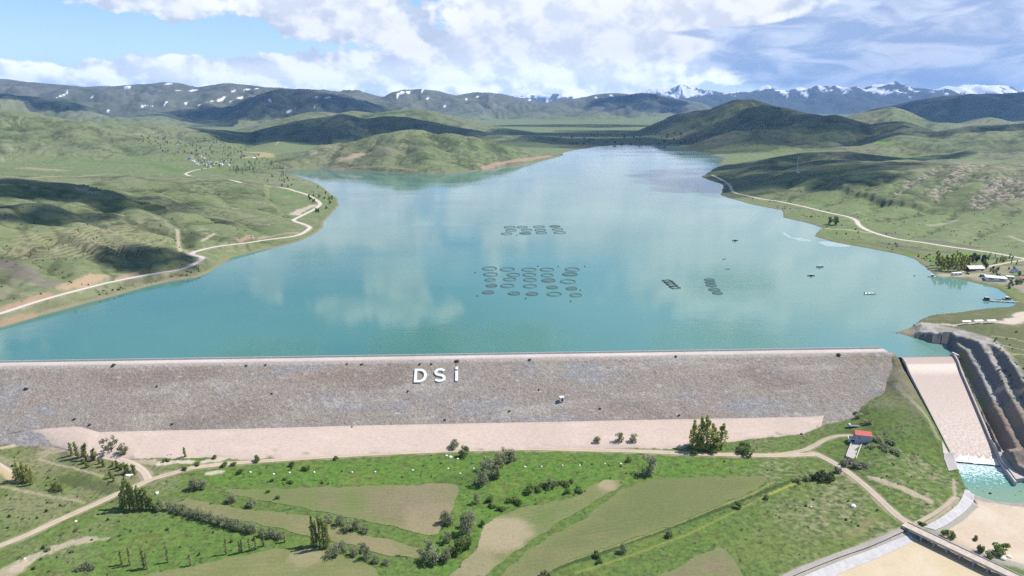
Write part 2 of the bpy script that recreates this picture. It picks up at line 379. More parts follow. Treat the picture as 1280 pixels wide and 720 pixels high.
def masks(x, y):
    """the named regions of the ground"""
    m = {}
    m['sdf'] = bil(SDF, x, y); m['near'] = bil(WNEAR, x, y)
    m['hill'] = bil(HILL, x, y)
    m['u'], m['v'] = dam_uv(x, y)
    m['r'] = np.hypot(x, y)
    return m
ROCKFOOT = [W(1118,415,0)[:2], W(1131,419.5,0)[:2], W(1155,426,0)[:2], W(1173,434.5,0)[:2], CH_R[0] + np.array([3.0,-1.0]), CH_R[0] * .7 + CH_R[1] * .3 + np.array([4.5,0]), CH_R[0] * .4 + CH_R[1] * .6 + np.array([5.5,0]), CH_R[1] + np.array([7.0,4])]
def height(x, y, detail=True, roads=True):
    x = np.atleast_1d(np.asarray(x, float)); y = np.atleast_1d(np.asarray(y, float))
    m = masks(x, y)
    sdf, nw, hill, r = m['sdf'], m['near'], m['hill'], m['r']
    # irregular shore
    if detail:
        k = np.clip(r / 1500, .3, 4)
        sdf = sdf + 5 * k * fbm(x, y, 70 * 1.0, 3, 5) * sst(r, 560, 800) + 14 * sst(r, 1500, 2600) * fbm(x, y, 300, 2, 6)
    cell = r * .0022
    ramp = 1 - np.exp(-np.clip(sdf, 0, None) / 120)
    far = bil(FLOOR, x, y) + hill * ramp
    if detail:
        amp_lim = (.55 * hill * ramp + 1.2) * np.clip(bil(REL, x, y) / .3, .1 + .5 * sst(r, 18000, 22000), 1)
        wx = x + 160 * pn(x / 900, y / 900, 91); wy = y + 160 * pn(x / 900, y / 900, 92)
        for k, lam in enumerate((2400, 1100, 520, 250, 120, 60, 30, 14, 7)):
            f = np.clip(lam / (cell * 3.5) - 1, 0, 1)
            if not f.any(): continue
            nn = np.abs(pn(wx / lam, wy / lam, 40 + k)) * 1.7 - .56 if lam >= 60 else pn(x / lam, y / lam, 40 + k)
            a = np.minimum((.085 + .04 * sst(r, 3500, 6000)) * lam, amp_lim * {2400: .45, 1100: .45, 520: .38, 250: .27, 120: .22, 60: .2}[lam]) if lam >= 60 else np.minimum(.045 * lam, .15 + amp_lim * .2)
            far += nn * a * f * sst(sdf, 2, 60)
        for pts, dep, hw in GULLY:
            lo = pts.min(0) - 4 * hw; hi = pts.max(0) + 4 * hw
            q = (x > lo[0]) & (x < hi[0]) & (y > lo[1]) & (y < hi[1])
            if not q.any(): continue
            d, tt = dist_line(x[q] + .5 * hw * pn(x[q] / (hw * 2), y[q] / (hw * 2), 61), y[q] + .5 * hw * pn(x[q] / (hw * 2), y[q] / (hw * 2), 62), pts)
            e = np.minimum(sst(tt / (len(pts) - 1), 0, .25), 1) * sst(sdf[q], 10, 90)
            far[q] += dep * e * (-np.exp(-np.abs(d / hw) ** 1.4) + .42 * np.exp(-((d - 2.1 * hw) / hw) ** 2))
        far += sst(sdf, 5, 40) * .8 * fbm(x, y, 40, 3, 77) * (r < 3500)
    # cut bank at the water's edge
    far = np.where(sdf > 0, np.maximum(far, np.minimum(sdf * .35, 1.2)), far)
    near = bil(NEAR, x, y)
    if detail:
        sel = (nw > 0) & (r < 900)
        if sel.any():
            xs, ys = x[sel], y[sel]; nz = near[sel]
            pl = sst(m['u'][sel], 0, 60)
            rough = 1.0 * fbm(xs, ys, 60, 3, 21) + .35 * fbm(xs, ys, 9, 3, 22)
            # rough ground left of the track and on the right slope
            lefty = sst(-xs, 175, 235) * sst(ys, 325, 350)
            righty = sst(xs, 120, 180)
            nz = nz + rough * (.45 + 1.2 * lefty + .5 * righty)
            # benches cut in the rock beside the spillway
            d, fz = dist_line(xs, ys, ROCKFOOT, [0.2, 0, 0, 0, -1, -9, -19, -28])
            side = xs > np.interp(ys, [CH_R[1][1] - 20, CH_R[1][1], CH_R[0][1], CH_R[0][1] + 1], [CH_R[1][0] - 2, CH_R[1][0], CH_R[0][0], 290])
            d = d + 1.1 * fbm(xs, ys, 14, 3, 31)
            st = np.where(side, d, 0)
            prof = (7.5 * sst(st, 1.0, 5.2) + 7.5 * sst(st, 8.8, 13.2) + 9 * sst(st, 17.2, 22.5) + 60 * sst(st, 26, 60)) + st * .03
            nz = np.where(side & (st < 60), np.minimum(nz, fz + prof), nz)
            stp = np.where(side & (st < 40), 1.0, 0) * sst(st, .5, 3)
            nz = nz + stp * (.45 * pn(xs / 5, ys / 5, 33) + .35 * pn(xs / 2.2, ys / 2.2, 34))
            near[sel] = nz
    h = lerp(far, near, nw)
    up = (m['v'] > -2) | (x > 300)
    bed = -np.minimum(.35 * np.abs(sdf) + .05, 14)
    h = np.where((sdf < 0) & (m['v'] > -4), bed, h)
    sel = (r < 700)
    if sel.any():
        xs, ys = x[sel], y[sel]; hz = h[sel]
        s, t = chute_st(xs, ys)
        wid = 44.0
        ds = np.maximum(np.maximum(-s, s - 1) * wid, 0)
        inside = (t > -.35) & (t < 1.02)
        cz = chute_z(np.clip(t, 0, 1)) - 3.0
        k = np.where(inside, 1 - sst(ds, 1.0, 2.2), 0)
        hz = lerp(hz, np.minimum(cz, hz), k)
        # the left bank of the chute meets its wall
        kl = np.where(inside & (s < 0) & (t > 0), 1 - sst(ds, 2.2, 14), 0)
        hz = np.where(ds > 1.6, lerp(hz, chute_z(np.clip(t, 0, 1)) + 1.9, kl * .9), hz)
        for poly, zb, bank in ((BASIN, -36, 2.0), (RIVER_UP, -32.4, 4.0), (RIVER_LO, -34.3, 7.0)):
            b = sdf_poly(xs, ys, poly)
            zz = zb + (.25 * fbm(xs, ys, 25, 3, 55) if detail else 0)
            hz = np.where(b < bank, np.minimum(hz, lerp(zz, hz, sst(b, 0, bank) if bank < 3 else np.clip(b / bank, 0, 1))), hz)
        bb = sdf_poly(xs, ys, BASIN)
        hz = np.where((bb > .8) & (bb < 6), np.maximum(hz, -31.45 - .15 * np.clip(bb - 2.5, 0, 4)), hz)
        h[sel] = hz
    if roads:
        for pts, zs, hw in ROADCUT:
            lo = pts.min(0) - 4 * hw; hi = pts.max(0) + 4 * hw
            q = (x > lo[0]) & (x < hi[0]) & (y > lo[1]) & (y < hi[1])
            if not q.any(): continue
            d, z = dist_line(x[q], y[q], pts, zs)
            w = 1 - sst(d, hw * 1.15, hw * 3.2)
            h[q] = lerp(h[q], z - .22, w)
    return h
def h1(x, y): return float(height(x, y)[0])
def hit(px, py, Y0=230.0, Y1=29000.0):
    """first point of the ground on the view ray"""
    d = ray(px, py)
    Ys = np.exp(np.linspace(math.log(Y0), math.log(Y1), 2600))
    k = Ys / d[1]
    g_ = height(d[0] * k, Ys)
    below = (CAMZ + d[2] * k) < g_
    if not below.any(): return None
    i = max(int(np.argmax(below)), 1)
    Ys = np.linspace(Ys[i - 1], Ys[i], 24); k = Ys / d[1]
    g_ = height(d[0] * k, Ys)
    j = int(np.argmax((CAMZ + d[2] * k) < g_))
    return np.array([d[0] * k[j], Ys[j], g_[j]])
# ------------------------------------------------------------------ coarse final heights, used to drop pixels on the ground
GRIDH = None
def refresh_grid():
    global GRIDH
    GRIDH = height(_X.ravel(), _Y.ravel()).reshape(_X.shape)
refresh_grid()
def hits(pxs, Y0=235.0, Y1=28000.0):
    """ground points under a list of photograph points"""
    Ys = np.exp(np.linspace(math.log(Y0), math.log(Y1), 2400))
    out = []
    for px, py in pxs:
        d = ray(px, py); k = Ys / d[1]
        b = (CAMZ + d[2] * k) < bil(GRIDH, d[0] * k, Ys)
        i = int(np.argmax(b)) if b.any() else len(Ys) - 1
        i = max(i, 1)
        Y2 = np.linspace(Ys[i - 1], Ys[i], 12); k2 = Y2 / d[1]
        b2 = (CAMZ + d[2] * k2) < bil(GRIDH, d[0] * k2, Y2)
        j = int(np.argmax(b2)) if b2.any() else 11
        out.append((d[0] * k2[j], Y2[j], CAMZ + d[2] * k2[j]))
    return np.array(out)
def smooth_line(p, step):
    """Catmull-Rom through the points, resampled about every step metres"""
    p = np.asarray(p, float); q = np.vstack([2 * p[0] - p[1], p, 2 * p[-1] - p[-2]])
    o = []
    for i in range(1, len(q) - 2):
        n = max(2, int(np.linalg.norm(q[i + 1][:2] - q[i][:2]) / step))
        for t in np.linspace(0, 1, n, endpoint=False):
            a, b, c, d = q[i - 1], q[i], q[i + 1], q[i + 2]
            o.append(.5 * (2 * b + (c - a) * t + (2 * a - 5 * b + 4 * c - d) * t * t + (3 * b - a - 3 * c + d) * t ** 3))
    o.append(p[-1])
    return np.array(o)
def movavg(z, n):
    k = np.ones(n) / n
    return np.convolve(np.pad(z, (n // 2, n - 1 - n // 2), mode='edge'), k, mode='valid')
GULLY_PX = [([(1184,206),(1165,216),(1148,224),(1120,240),(1098,254),(1084,268)],9,24),([(1128,214),(1100,232),(1070,245),(1040,254),(1020,259)],7,22),([(1236,206),(1206,225),(1180,244),(1164,260)],11,26),([(1290,240),(1240,254),(1200,264),(1150,268),(1098,276)],9,30),
 ([(1000,220),(985,234),(972,247),(965,252)],7,22),([(1060,212),(1030,228),(1000,243),(985,252)],6,22),([(1280,212),(1262,228),(1246,246)],9,22),([(1200,262),(1180,280),(1150,296)],5,20),([(1270,262),(1240,285),(1215,303)],5,22),
 ([(0,258),(40,268),(80,280),(120,296),(160,314),(188,334)],8,17),([(70,240),(120,256),(165,275),(205,292),(240,308)],8,18),([(170,228),(215,246),(255,262),(300,276),(340,294)],8,20),([(245,226),(270,240),(290,255),(330,262),(362,272)],7,20),([(0,238),(50,250),(100,268)],7,18),([(-20,296),(30,318),(60,338),(84,352)],7,14),([(20,284),(90,306),(140,328),(150,340)],5,12),([(120,232),(180,258),(225,284),(232,318)],6,14),([(310,230),(330,243),(352,256)],6,20),
 ([(478,172),(462,186),(446,200),(436,210)],16,45),([(540,163),(552,180),(572,200),(585,211)],17,50),([(508,166),(508,185),(498,205)],14,42),([(604,174),(618,188),(632,203)],14,45),([(430,182),(420,195),(412,207)],12,40),([(575,166),(590,184),(606,205)],11,40),
 ([(330,162),(318,172),(305,184)],20,80),([(400,148),(395,162),(372,178)],28,90),([(460,144),(470,160),(480,168)],26,90),([(520,150),(545,166),(560,172)],22,80),([(120,162),(140,176),(165,188)],20,70),([(50,148),(70,164),(90,182)],20,70),([(0,142),(20,165),(40,185)],20,75),
 ([(900,128),(880,150),(862,168)],38,140),([(935,128),(930,150),(925,165)],36,130),([(980,135),(975,152),(960,164)],30,120),([(1040,148),(1020,164),(985,178)],18,70),([(1110,157),(1090,170),(1060,182)],16,60),([(1116,136),(1100,148),(1085,160)],22,80),([(1150,144),(1160,156),(1178,168)],20,70),([(1240,158),(1215,172),(1190,188)],16,60),([(1180,164),(1160,178),(1140,192)],14,55),([(1280,158),(1262,175),(1250,195)],15,55),([(1020,192),(1000,202),(975,212)],10,40),([(1210,120),(1190,138),(1170,150)],38,140),([(1260,118),(1250,136),(1230,146)],36,140),
 ([(260,105),(250,122),(225,140)],55,220),([(320,108),(300,125),(285,140)],50,200),([(180,106),(165,124),(150,140)],50,200),([(110,110),(120,128),(140,142)],45,180),([(375,112),(372,128),(360,142)],40,150),([(415,120),(425,133),(430,143)],38,150),([(525,112),(530,125),(540,138)],50,200),([(600,116),(605,130),(620,142)],48,200),([(500,116),(488,130),(470,140)],42,170),([(790,115),(785,130),(770,142)],52,220),([(820,119),(835,132),(850,142)],45,200),([(740,120),(735,134),(715,144)],45,200)]
for px, dep, hw in GULLY_PX:
    g_ = smooth_line(hits(px), max(20, hw)); GULLY.append((g_[:, :2], dep * (.5 if hw < 32 else .8), hw * (.7 if hw < 32 else 1)))
refresh_grid()
# roads: name, pixels, half width in metres, step
ROADS = [
 ('left_shore', [(-90,412),(-40,401),(0,391),(34,381),(67,371),(101,361),(134,352.5),(168,347),(202,342),(228,336),(247,328),(253,323),(246,319.5),(240,317),(243,313.5),(269,309),(302,304.5),(336,300.5),(370,295),(384,288),(387,284),(378,279.5),(367,275),(374,271),(392,262),(400,255),(394,249),(383,243),(370,239.5),(353,235),(302,228),(265,223),(238,220),(233,216.5),(250,211.5),(269,209.5)], 3.4, 12),
 ('right_shore', [(890,219),(910,230),(917,240),(934,244.5),(951,248),(975,253),(998,256.5),(1018,261.5),(1038,266.5),(1058,270),(1070,275),(1074,282),(1088,289.5),(1119,298),(1152,303),(1186,308.5),(1236,315),(1300,327)], 3.4, 12),
 ('village_lane', [(1200,340),(1222,336),(1245,331),(1290,323)], 2.2, 6),
 ('valley_track', [(-60,700),(0,682),(35,668),(62,655.5),(92,642),(122,629),(146,617),(163,611),(190,599),(215,591),(240,585),(280,580),(330,576),(420,570),(520,565),(640,561),(760,563),(880,567.5),(960,569),(1020,567.5)], 2.3, 4),
 ('berm_track', [(186,600),(180,590),(168,581),(150,575),(132,571)], 2.4, 3),
 ('bridge_track', [(1018,567),(1036,575),(1055,587),(1079,605),(1100,624),(1122,645),(1140,657)], 2.3, 4),
 ('outlet_track', [(975,568),(1004,563),(1020,556),(1033,549),(1050,544.5),(1064,543.5)], 1.7, 3),
 ('canal_path', [(1128,662),(1100,675),(1060,690),(1020,705),(980,722)], 1.5, 4),
 ('bank_path', [(1142,656),(1160,647),(1180,634),(1194,622)], 1.2, 4),
]
ROADPTS = {}
for nm, px, hw, st in ROADS:
    p = smooth_line(hits(px), st)
    z = movavg(height(p[:, 0], p[:, 1], roads=False), 9 if hw > 3 else 7)
    if 'shore' in nm: z = np.maximum(z, 1.6)
    p[:, 2] = z
    ROADPTS[nm] = (p, hw)
for nm, (p, hw) in ROADPTS.items():
    if nm in ('canal_path', 'bank_path'): continue
    ROADCUT.append((p[:, :2], p[:, 2], hw))

# ------------------------------------------------------------------ mesh helpers
def mesh_obj(name, verts, faces, mat=None, parent=None, smooth=False, attr=None):
    me = bpy.data.meshes.new(name)
    verts = np.asarray(verts, np.float32); n = len(verts)
    me.vertices.add(n); me.vertices.foreach_set('co', verts.ravel())
    if isinstance(faces, np.ndarray):
        k = faces.shape[1]; m = len(faces)
        me.loops.add(m * k); me.loops.foreach_set('vertex_index', faces.astype(np.int32).ravel())
        me.polygons.add(m); me.polygons.foreach_set('loop_start', np.arange(0, m * k, k, dtype=np.int32))
        me.update(calc_edges=True)
    else:
        me.clear_geometry(); me.from_pydata([tuple(v) for v in verts.tolist()], [], faces)
    if smooth: me.shade_smooth()
    if attr is not None:
        for an, col in attr.items():
            a = me.attributes.new(an, 'FLOAT_COLOR', 'POINT')
            c = np.ones((n, 4), np.float32); c[:, :3] = col
            a.data.foreach_set('color', c.ravel())
    me.validate()
    o = bpy.data.objects.new(name, me); LINK(o)
    if mat: me.materials.append(mat)
    if parent: o.parent = parent
    return o
def grid_faces(nu, nv, keep=None):
    i, j = np.meshgrid(np.arange(nu - 1), np.arange(nv - 1), indexing='ij')
    a = i * nv + j
    f = np.stack([a, a + nv, a + nv + 1, a + 1], -1)
    return f[keep] if keep is not None else f.reshape(-1, 4)
def compact(verts, faces):
    used = np.unique(faces); mp = np.zeros(len(verts), np.int64); mp[used] = np.arange(len(used))
    return verts[used], mp[faces], used
def structure(o): o['kind'] = 'structure'; return o
def tag(o, label, cat, group=None):
    o['label'] = label; o['category'] = cat
    if group: o['group'] = group
    return o
def empty(name, loc, label, cat, group=None, rz=0.0):
    o = bpy.data.objects.new(name, None); LINK(o); o.location = Vector([float(q) for q in loc]); o.rotation_euler = (0, 0, rz)
    o.empty_display_size = .5
    return tag(o, label, cat, group)

def attr_mat(name, rough=.95, fine=.18, scale=1.2, bump=.5, bdist=.25, bscale=1.6, spec=.15, big=0.0):
    """albedo from the mesh's own colour attribute, broken up by fine procedural grain"""
    m, nt, b = new_mat(name); g = G(nt)
    a = g.n('ShaderNodeAttribute', attribute_name='albedo')
    tc = g.n('ShaderNodeTexCoord')
    n1 = g.noise(tc.outputs['Object'], scale, 5, .7)
    f = g.ss(n1, .25, .75, 1 - fine, 1 + fine)
    col = g.mix(1.0, a.outputs['Color'], g.comb(f, f, f), 'MULTIPLY')
    g.lk(col, b.inputs['Base Color'])
    b.inputs['Roughness'].default_value = rough
    b.inputs['Specular IOR Level'].default_value = spec
    n2 = g.noise(tc.outputs['Object'], bscale, 4, .65)
    bp = g.n('ShaderNodeBump'); bp.inputs['Strength'].default_value = bump; bp.inputs['Distance'].default_value = bdist
    g.lk(n2, bp.inputs['Height']); g.lk(bp.outputs[0], b.inputs['Normal'])
    return m
def flat_mat(name, col, rough=.8, var=.12, scale=2.0, spec=.3, metal=0.0, bump=0.0, col2=None):
    m, nt, b = new_mat(name); g = G(nt)
    tc = g.n('ShaderNodeTexCoord')
    n1 = g.noise(tc.outputs['Object'], scale, 5, .65)
    c2 = col2 or tuple(c * (1 - var * 2) for c in col)
    g.lk(g.mix(g.ss(n1, .3, .72), c4(c2), c4(tuple(min(c * (1 + var), .95) for c in col))), b.inputs['Base Color'])
    b.inputs['Roughness'].default_value = rough; b.inputs['Specular IOR Level'].default_value = spec
    b.inputs['Metallic'].default_value = metal
    if bump:
        bp = g.n('ShaderNodeBump'); bp.inputs['Strength'].default_value = bump; bp.inputs['Distance'].default_value = .2
        g.lk(n1, bp.inputs['Height']); g.lk(bp.outputs[0], b.inputs['Normal'])
    return m

# ------------------------------------------------------------------ the ground, one sheet
def v3(*c): return np.array(c, np.float32)
FURROWS = hits([(20,300),(150,283),(210,300),(170,320),(60,322),(0,315)])
ROCKY = [  # rock outcrops (pixels), radius factor
  hits([(1150,243),(1172,232),(1190,215),(1206,206),(1222,206),(1213,216),(1196,230),(1178,246),(1165,250)]),
  hits([(1206,262),(1222,246),(1240,232),(1258,222),(1300,226),(1300,246),(1262,250),(1240,254),(1218,262)]),
  hits([(1228,206),(1240,222),(1262,225),(1240,240),(1232,232)]),
  hits([(1110,246),(1128,234),(1150,222),(1176,208),(1180,211),(1156,226),(1134,240),(1116,250)]),
]
# painted ground: (pixels, width m, colour, strength) -- bare soil, straw and paths that belong to the ground itself
SOIL = (.42,.335,.255); STRAW = (.20,.185,.085); PALE = (.34,.29,.21); DARKG = (.035,.06,.02); BRIGHT = (.11,.185,.032); YEL = (.20,.21,.055)
PAINT = [
 ([(84,598),(108,604),(136,611),(152,618)], 5, (.06,.075,.03), .7), ([(-8,582),(8,591),(22,601)], 2.8, (.42,.33,.19), .9), ([(-8,577),(10,586),(24,597)], .8, (.5,.4,.35), .9), ([(40,556),(75,560),(100,572)], 4, (.11,.105,.06), .6), ([(50,574),(110,590),(128,596)], 1.0, PALE, .6), ([(0,608),(50,618),(105,628)], 1.2, PALE, .5),
 ([(20,712),(40,698),(62,688),(90,679),(112,676)], 3.0, PALE, .9), ([(0,722),(25,706)], 5, SOIL, .6), ([(112,676),(135,673)], 1.2, PALE, .6),
 ([(20,540),(45,541),(70,548),(95,556)], 7, (.48,.39,.325), .9), ([(70,546),(98,562),(112,570)], 4.5, (.47,.38,.315), .9), ([(30,545),(60,555),(75,562),(60,566)], 5, PALE, .5), ([(0,572),(40,590)], 2.0, PALE, .3), ([(0,560),(20,557),(45,551)], 1.6, SOIL, .8),
 ([(1092,598),(1115,606),(1136,614),(1160,625)], 2.6, SOIL, .7), ([(1060,668),(1090,650),(1108,655)], 3, STRAW, .5),
 ([(1145,658),(1165,651),(1185,636),(1194,622),(1192,600)], .9, PALE, .8), ([(1150,662),(1170,653),(1192,638),(1198,622)], .8, PALE, .7),
 ([(1186,560),(1180,548),(1172,530),(1160,508)], 1.8, PALE, .7), ([(1120,480),(1140,502),(1158,520),(1172,548)], 1.6, PALE, .45),
 ([(690,712),(740,696),(800,673),(860,652),(905,635),(950,617),(1000,597)], 1.3, DARKG, .8),
 ([(560,600),(590,600),(610,585)], 6, DARKG, .35),
 ([(720,716),(790,694),(860,668),(905,646),(960,619),(1012,598),(1030,592)], .8, YEL, .6), ([(960,619),(985,608),(1012,598),(1030,592)], .9, (.26,.26,.05), .8),
 ([(670,719),(730,694),(785,677),(845,655),(900,632),(940,618),(968,602)], .9, (.2,.2,.07), .8),
 ([(1172,500),(1190,560)], 1.5, PALE, .3),
 ([(1238,520),(1262,545),(1290,556)], 9, (.21,.155,.115), .85), ([(1245,552),(1258,563),(1278,580)], 5, (.24,.19,.15), .6), ([(1262,512),(1290,522)], 6, (.24,.19,.14), .7),
 ([(1240,420),(1260,422),(1290,430)], .9, PALE, .7), ([(1238,432),(1262,434),(1290,440)], .8, PALE, .6), ([(1240,444),(1265,443),(1290,444)], 1.0, (.28,.27,.12), .8), ([(1246,489),(1290,489)], 1.3, PALE, .9),
 ([(150,574),(175,577),(200,578)], 2.5, SOIL, .7), ([(200,580),(225,577),(238,578)], 2.2, (.5,.42,.35), .8), ([(255,577),(275,574),(292,571)], 2.2, (.5,.42,.35), .8), ([(262,592),(276,590)], 2.2, (.5,.42,.36), .7), ([(745,557),(790,557.5),(850,559)], 2.6, (.48,.41,.34), .7),
 ([(1140,408),(1165,405.5),(1195,406),(1235,402.5),(1262,401.5)], 3.0, (.42,.36,.29), .9), ([(1262,404),(1280,395),(1300,388)], 7, (.5,.42,.34), .9),
 ([(1036,286),(1058,287),(1085,291)], 6, PALE, .6), ([(1215,318),(1195,322),(1165,322),(1140,318)], 9, (.12,.2,.03), .9),
 ([(1048,300),(1080,304),(1120,311),(1145,318)], 8, (.12,.14,.05), .7), ([(1100,303),(1150,312),(1190,316)], 7, (.10,.095,.075), .7),
 ([(1175,344),(1200,344),(1225,343)], 6, SOIL, .7), ([(1228,347),(1260,352),(1290,362)], 14, (.3,.26,.2), .7), ([(1250,358),(1262,364),(1275,378)], 8, (.13,.16,.04), .7), ([(1240,340),(1270,335),(1300,334)], 12, (.25,.22,.16), .6),
 ([(356,176),(345,181)], 3, PALE, .9), ([(430,200),(455,193)], 16, (.3,.22,.16), .8), ([(395,213),(440,209.5),(520,213)], 5, (.30,.22,.15), .6), ([(605,211),(630,203),(662,199),(690,195)], 9, (.30,.20,.15), .8),
 ([(430,198),(440,196)], 10, SOIL, .3), ([(310,190),(330,191),(335,196),(310,197)], 28, (.36,.27,.13), .8),
 ([(30,210),(75,213)], 22, (.28,.23,.15), .8), ([(40,222),(120,219),(200,218)], 7, PALE, .6), ([(110,200),(190,205),(225,214)], 22, (.095,.16,.04), .7), ([(0,212),(80,218),(150,214)], 14, (.10,.14,.05), .5),
 ([(100,236),(120,241)], 8, (.3,.25,.19), .7), ([(55,255),(80,262)], 6, (.3,.27,.2), .5), ([(355,241),(375,243)], 9, (.09,.19,.035), .9), ([(222,287),(223,305),(225,314)], 2.2, PALE, .8), ([(253,301),(268,292)], 2.2, PALE, .8),
 ([(0,388),(40,374),(62,367)], 4, (.33,.2,.14), .7), ([(80,358),(110,349),(128,345)], 6, (.36,.25,.17), .8), ([(150,346),(170,342)], 4, (.33,.24,.17), .7), ([(300,300),(345,294),(372,291)], 5, (.33,.22,.17), .7), ([(368,268),(378,262),(392,257)], 9, (.45,.36,.3), .8),
 ([(0,404),(25,398),(42,394)], 4, (.3,.19,.13), .6), ([(240,316),(228,312)], 4, PALE, .5),
 ([(0,330),(25,336),(45,348),(60,354)], 10, (.16,.13,.12), .6), ([(240,195),(250,205)], 5, PALE, .4), ([(700,178),(790,174)], 60, (.11,.16,.05), .7), ([(640,166),(720,168),(800,165)], 130, (.11,.15,.06), .6),
 ([(1095,178),(1112,180)], 16, (.12,.24,.03), .9), ([(870,188),(930,187),(985,184)], 18, (.13,.16,.05), .7),
 ([(1160,282),(1196,275)], 4, (.3,.26,.2), .6), ([(1262,295),(1280,302)], 3, (.35,.3,.26), .7), ([(1085,289),(1110,291),(1150,299),(1215,309)], 5, (.13,.115,.10), .9),
]
PAINT_MEADOW = [  # bright lush grass and dull patches near the camera: pixel polygons
 ([(200,600),(330,582),(560,571),(700,566),(960,575),(1000,585),(820,600),(770,600),(700,620),(640,640),(600,680),(560,715),(520,715),(560,650),(575,608),(450,606),(260,610)], (.085,.165,.026), .85),
 ([(120,640),(180,640),(300,655),(360,680),(200,720),(60,720)], (.09,.158,.032), .75),
 ([(1080,600),(1040,560),(1130,520),(1180,570),(1190,610),(1140,648)], (.085,.142,.03), .75),
 ([(-60,535),(60,545),(130,575),(150,592),(60,600),(-60,600)], (.155,.15,.08), .85),
 ([(0,640),(110,610),(150,612),(60,650),(0,676)], (.16,.165,.08), .6),
 ([(0,600),(60,610),(120,618),(60,644),(0,640)], (.175,.175,.09), .6),
 ([(960,640),(1040,600),(1110,640),(1060,680),(960,715),(900,690)], (.125,.16,.05), .7),
]
SNOWP = [(57,95,22,4),(78,119,2.5,12),(116,121,3,5),(173,121,3,3),(160,109,10,2),(242,113,9,3.5),(277,124,5,10),(297,124,5,10),(250,131,8,3.5),(207,129,3,6),(177,133,2,5),(136,138,3,2.5),(232,129,4,3),(292,114,6,3),(310,112,8,2),
 (338,126,4,3),(362,139,3,5),(296,139,3,2),(393,133,2,2.5),(409,122,4,2.5),(320,111,6,2),(396,121,3,1.5),(210,105,12,2),
 (497,119,2,8),(510,116,9,6),(528,113,2.5,8),(535,123,2,4),(583,124,4,3),(597,121,5,3.5),(556,133,3,3),(765,120,7,4),(745,122,4,3),(470,118,18,2.5),(662,125,5,2)]
def build_ground():
    # radial rows: fine where hillsides face the camera
    seg = [(215, 300, 95), (300, 640, 420), (640, 2600, 440), (2600, 9000, 230), (9000, 28000, 200), (28000, 30000, 5)]
    rr = np.concatenate([np.exp(np.linspace(math.log(a), math.log(b), n, endpoint=False)) for a, b, n in seg] + [[30000.0]])
    aa = np.concatenate([np.linspace(-AZ_MAX + .001, -R(40), 60, endpoint=False), np.linspace(-R(40), R(40), 1000, endpoint=False), np.linspace(R(40), AZ_MAX - .001, 61)])
    nr, na = len(rr), len(aa)
    A, RR = np.meshgrid(aa, rr, indexing='ij')
    x = (RR * np.sin(A)).ravel(); y = (RR * np.cos(A)).ravel(); r = RR.ravel()
    z = height(x, y)
    mk = masks(x, y)
    near = mk['near']; sdf = mk['sdf']; u, v = mk['u'], mk['v']
    # tussocks: real bumps of grass close to the camera
    nsel = (r < 640) & ((v < -20) | (x > 300))
    xs, ys = x[nsel], y[nsel]
    t1 = pn(xs / 2.3, ys / 2.3, 301); t2 = pn(xs / 1.2, ys / 1.2, 302); tm = sst(fbm(xs, ys, 38, 3, 303), -.25, .35)
    right = sst(xs, 95, 150); left = sst(-xs, 165, 230)
    tus = (np.clip(pn(xs / 4.2, ys / 3.0, 266), 0, 1) * .5 * right + np.clip(t1, 0, 1) * .55 + np.clip(t2, 0, 1) * .3) * (.25 + .75 * tm) * (.45 + .75 * right + .6 * left)
    road = np.full(xs.shape, 1e9)
    for nm, (p, hw) in ROADPTS.items():
        if p[:, 1].max() < 700:
            d, _ = dist_line(xs, ys, p[:, :2]); road = np.minimum(road, d - hw)
    tus *= sst(road, .5, 3.5)
    chs, cht = chute_st(xs, ys)
    tus *= np.where((cht > -.3) & (cht < 1.05) & (chs > -.12) & (chs < 1.2), 0, 1)
    canal = np.minimum(np.minimum(sdf_poly(xs, ys, RIVER_UP), sdf_poly(xs, ys, RIVER_LO)), sdf_poly(xs, ys, BASIN))
    tus *= sst(canal, 5, 10)
    for f in FIELD_POLY: tus *= sst(sdf_poly(xs, ys, f), -.2, 1.5)
    z[nsel] += tus
    # slope
    Z = z.reshape(na, nr)
    dzr = np.gradient(Z, axis=1) / np.gradient(RR, axis=1)
    dza = np.gradient(Z, axis=0) / (np.gradient(A, axis=0) * RR)
    slope = np.hypot(dzr, dza).ravel()
    # ---- albedo
    n_big = fbm(x, y, 420, 4, 201); n_mid = fbm(x, y, 90, 4, 202); n_small = fbm(x, y, 16, 3, 203) * (r < 5000)
    olive = v3(.142,.168,.078); dry = v3(.225,.208,.134); green = v3(.112,.168,.052); mauve = v3(.195,.172,.142)
    col = olive + np.zeros((len(x), 1), np.float32)
    def over(c, w):
        nonlocal col
        w = np.clip(w, 0, 1).astype(np.float32)[:, None]
        col = col * (1 - w) + np.asarray(c, np.float32) * w
    over(dry, sst(n_big + .5 * n_mid, .05, .5) * .55)
    over(green, sst(-n_big + .6 * n_mid, .05, .5) * .8)
    over(mauve, sst(fbm(x, y, 700, 3, 204) + .4 * n_mid, .14, .55) * .5)
    over(v3(.24,.205,.15), sst(slope, .42, .75) * sst(n_mid + .5 * n_small, -.15, .4) * .6 * (near < .5))
    # the flat valley floor is greener
    over(v3(.135,.178,.068), sst(-mk['hill'], -14, -2) * (near < .5) * sst(sdf, 10, 60) * .55)
    # far high ground: thin grass and stone
    over(v3(.13,.13,.10), sst(z, 250, 550) * .6)
    over(v3(.105,.108,.105), sst(r, 6500, 9500) * sst(mk['hill'], 25, 120) * .65)
    # gullies: darker grass and scrub along the creases, paler ridges
    wx = x + 160 * pn(x / 900, y / 900, 91); wy = y + 160 * pn(x / 900, y / 900, 92)
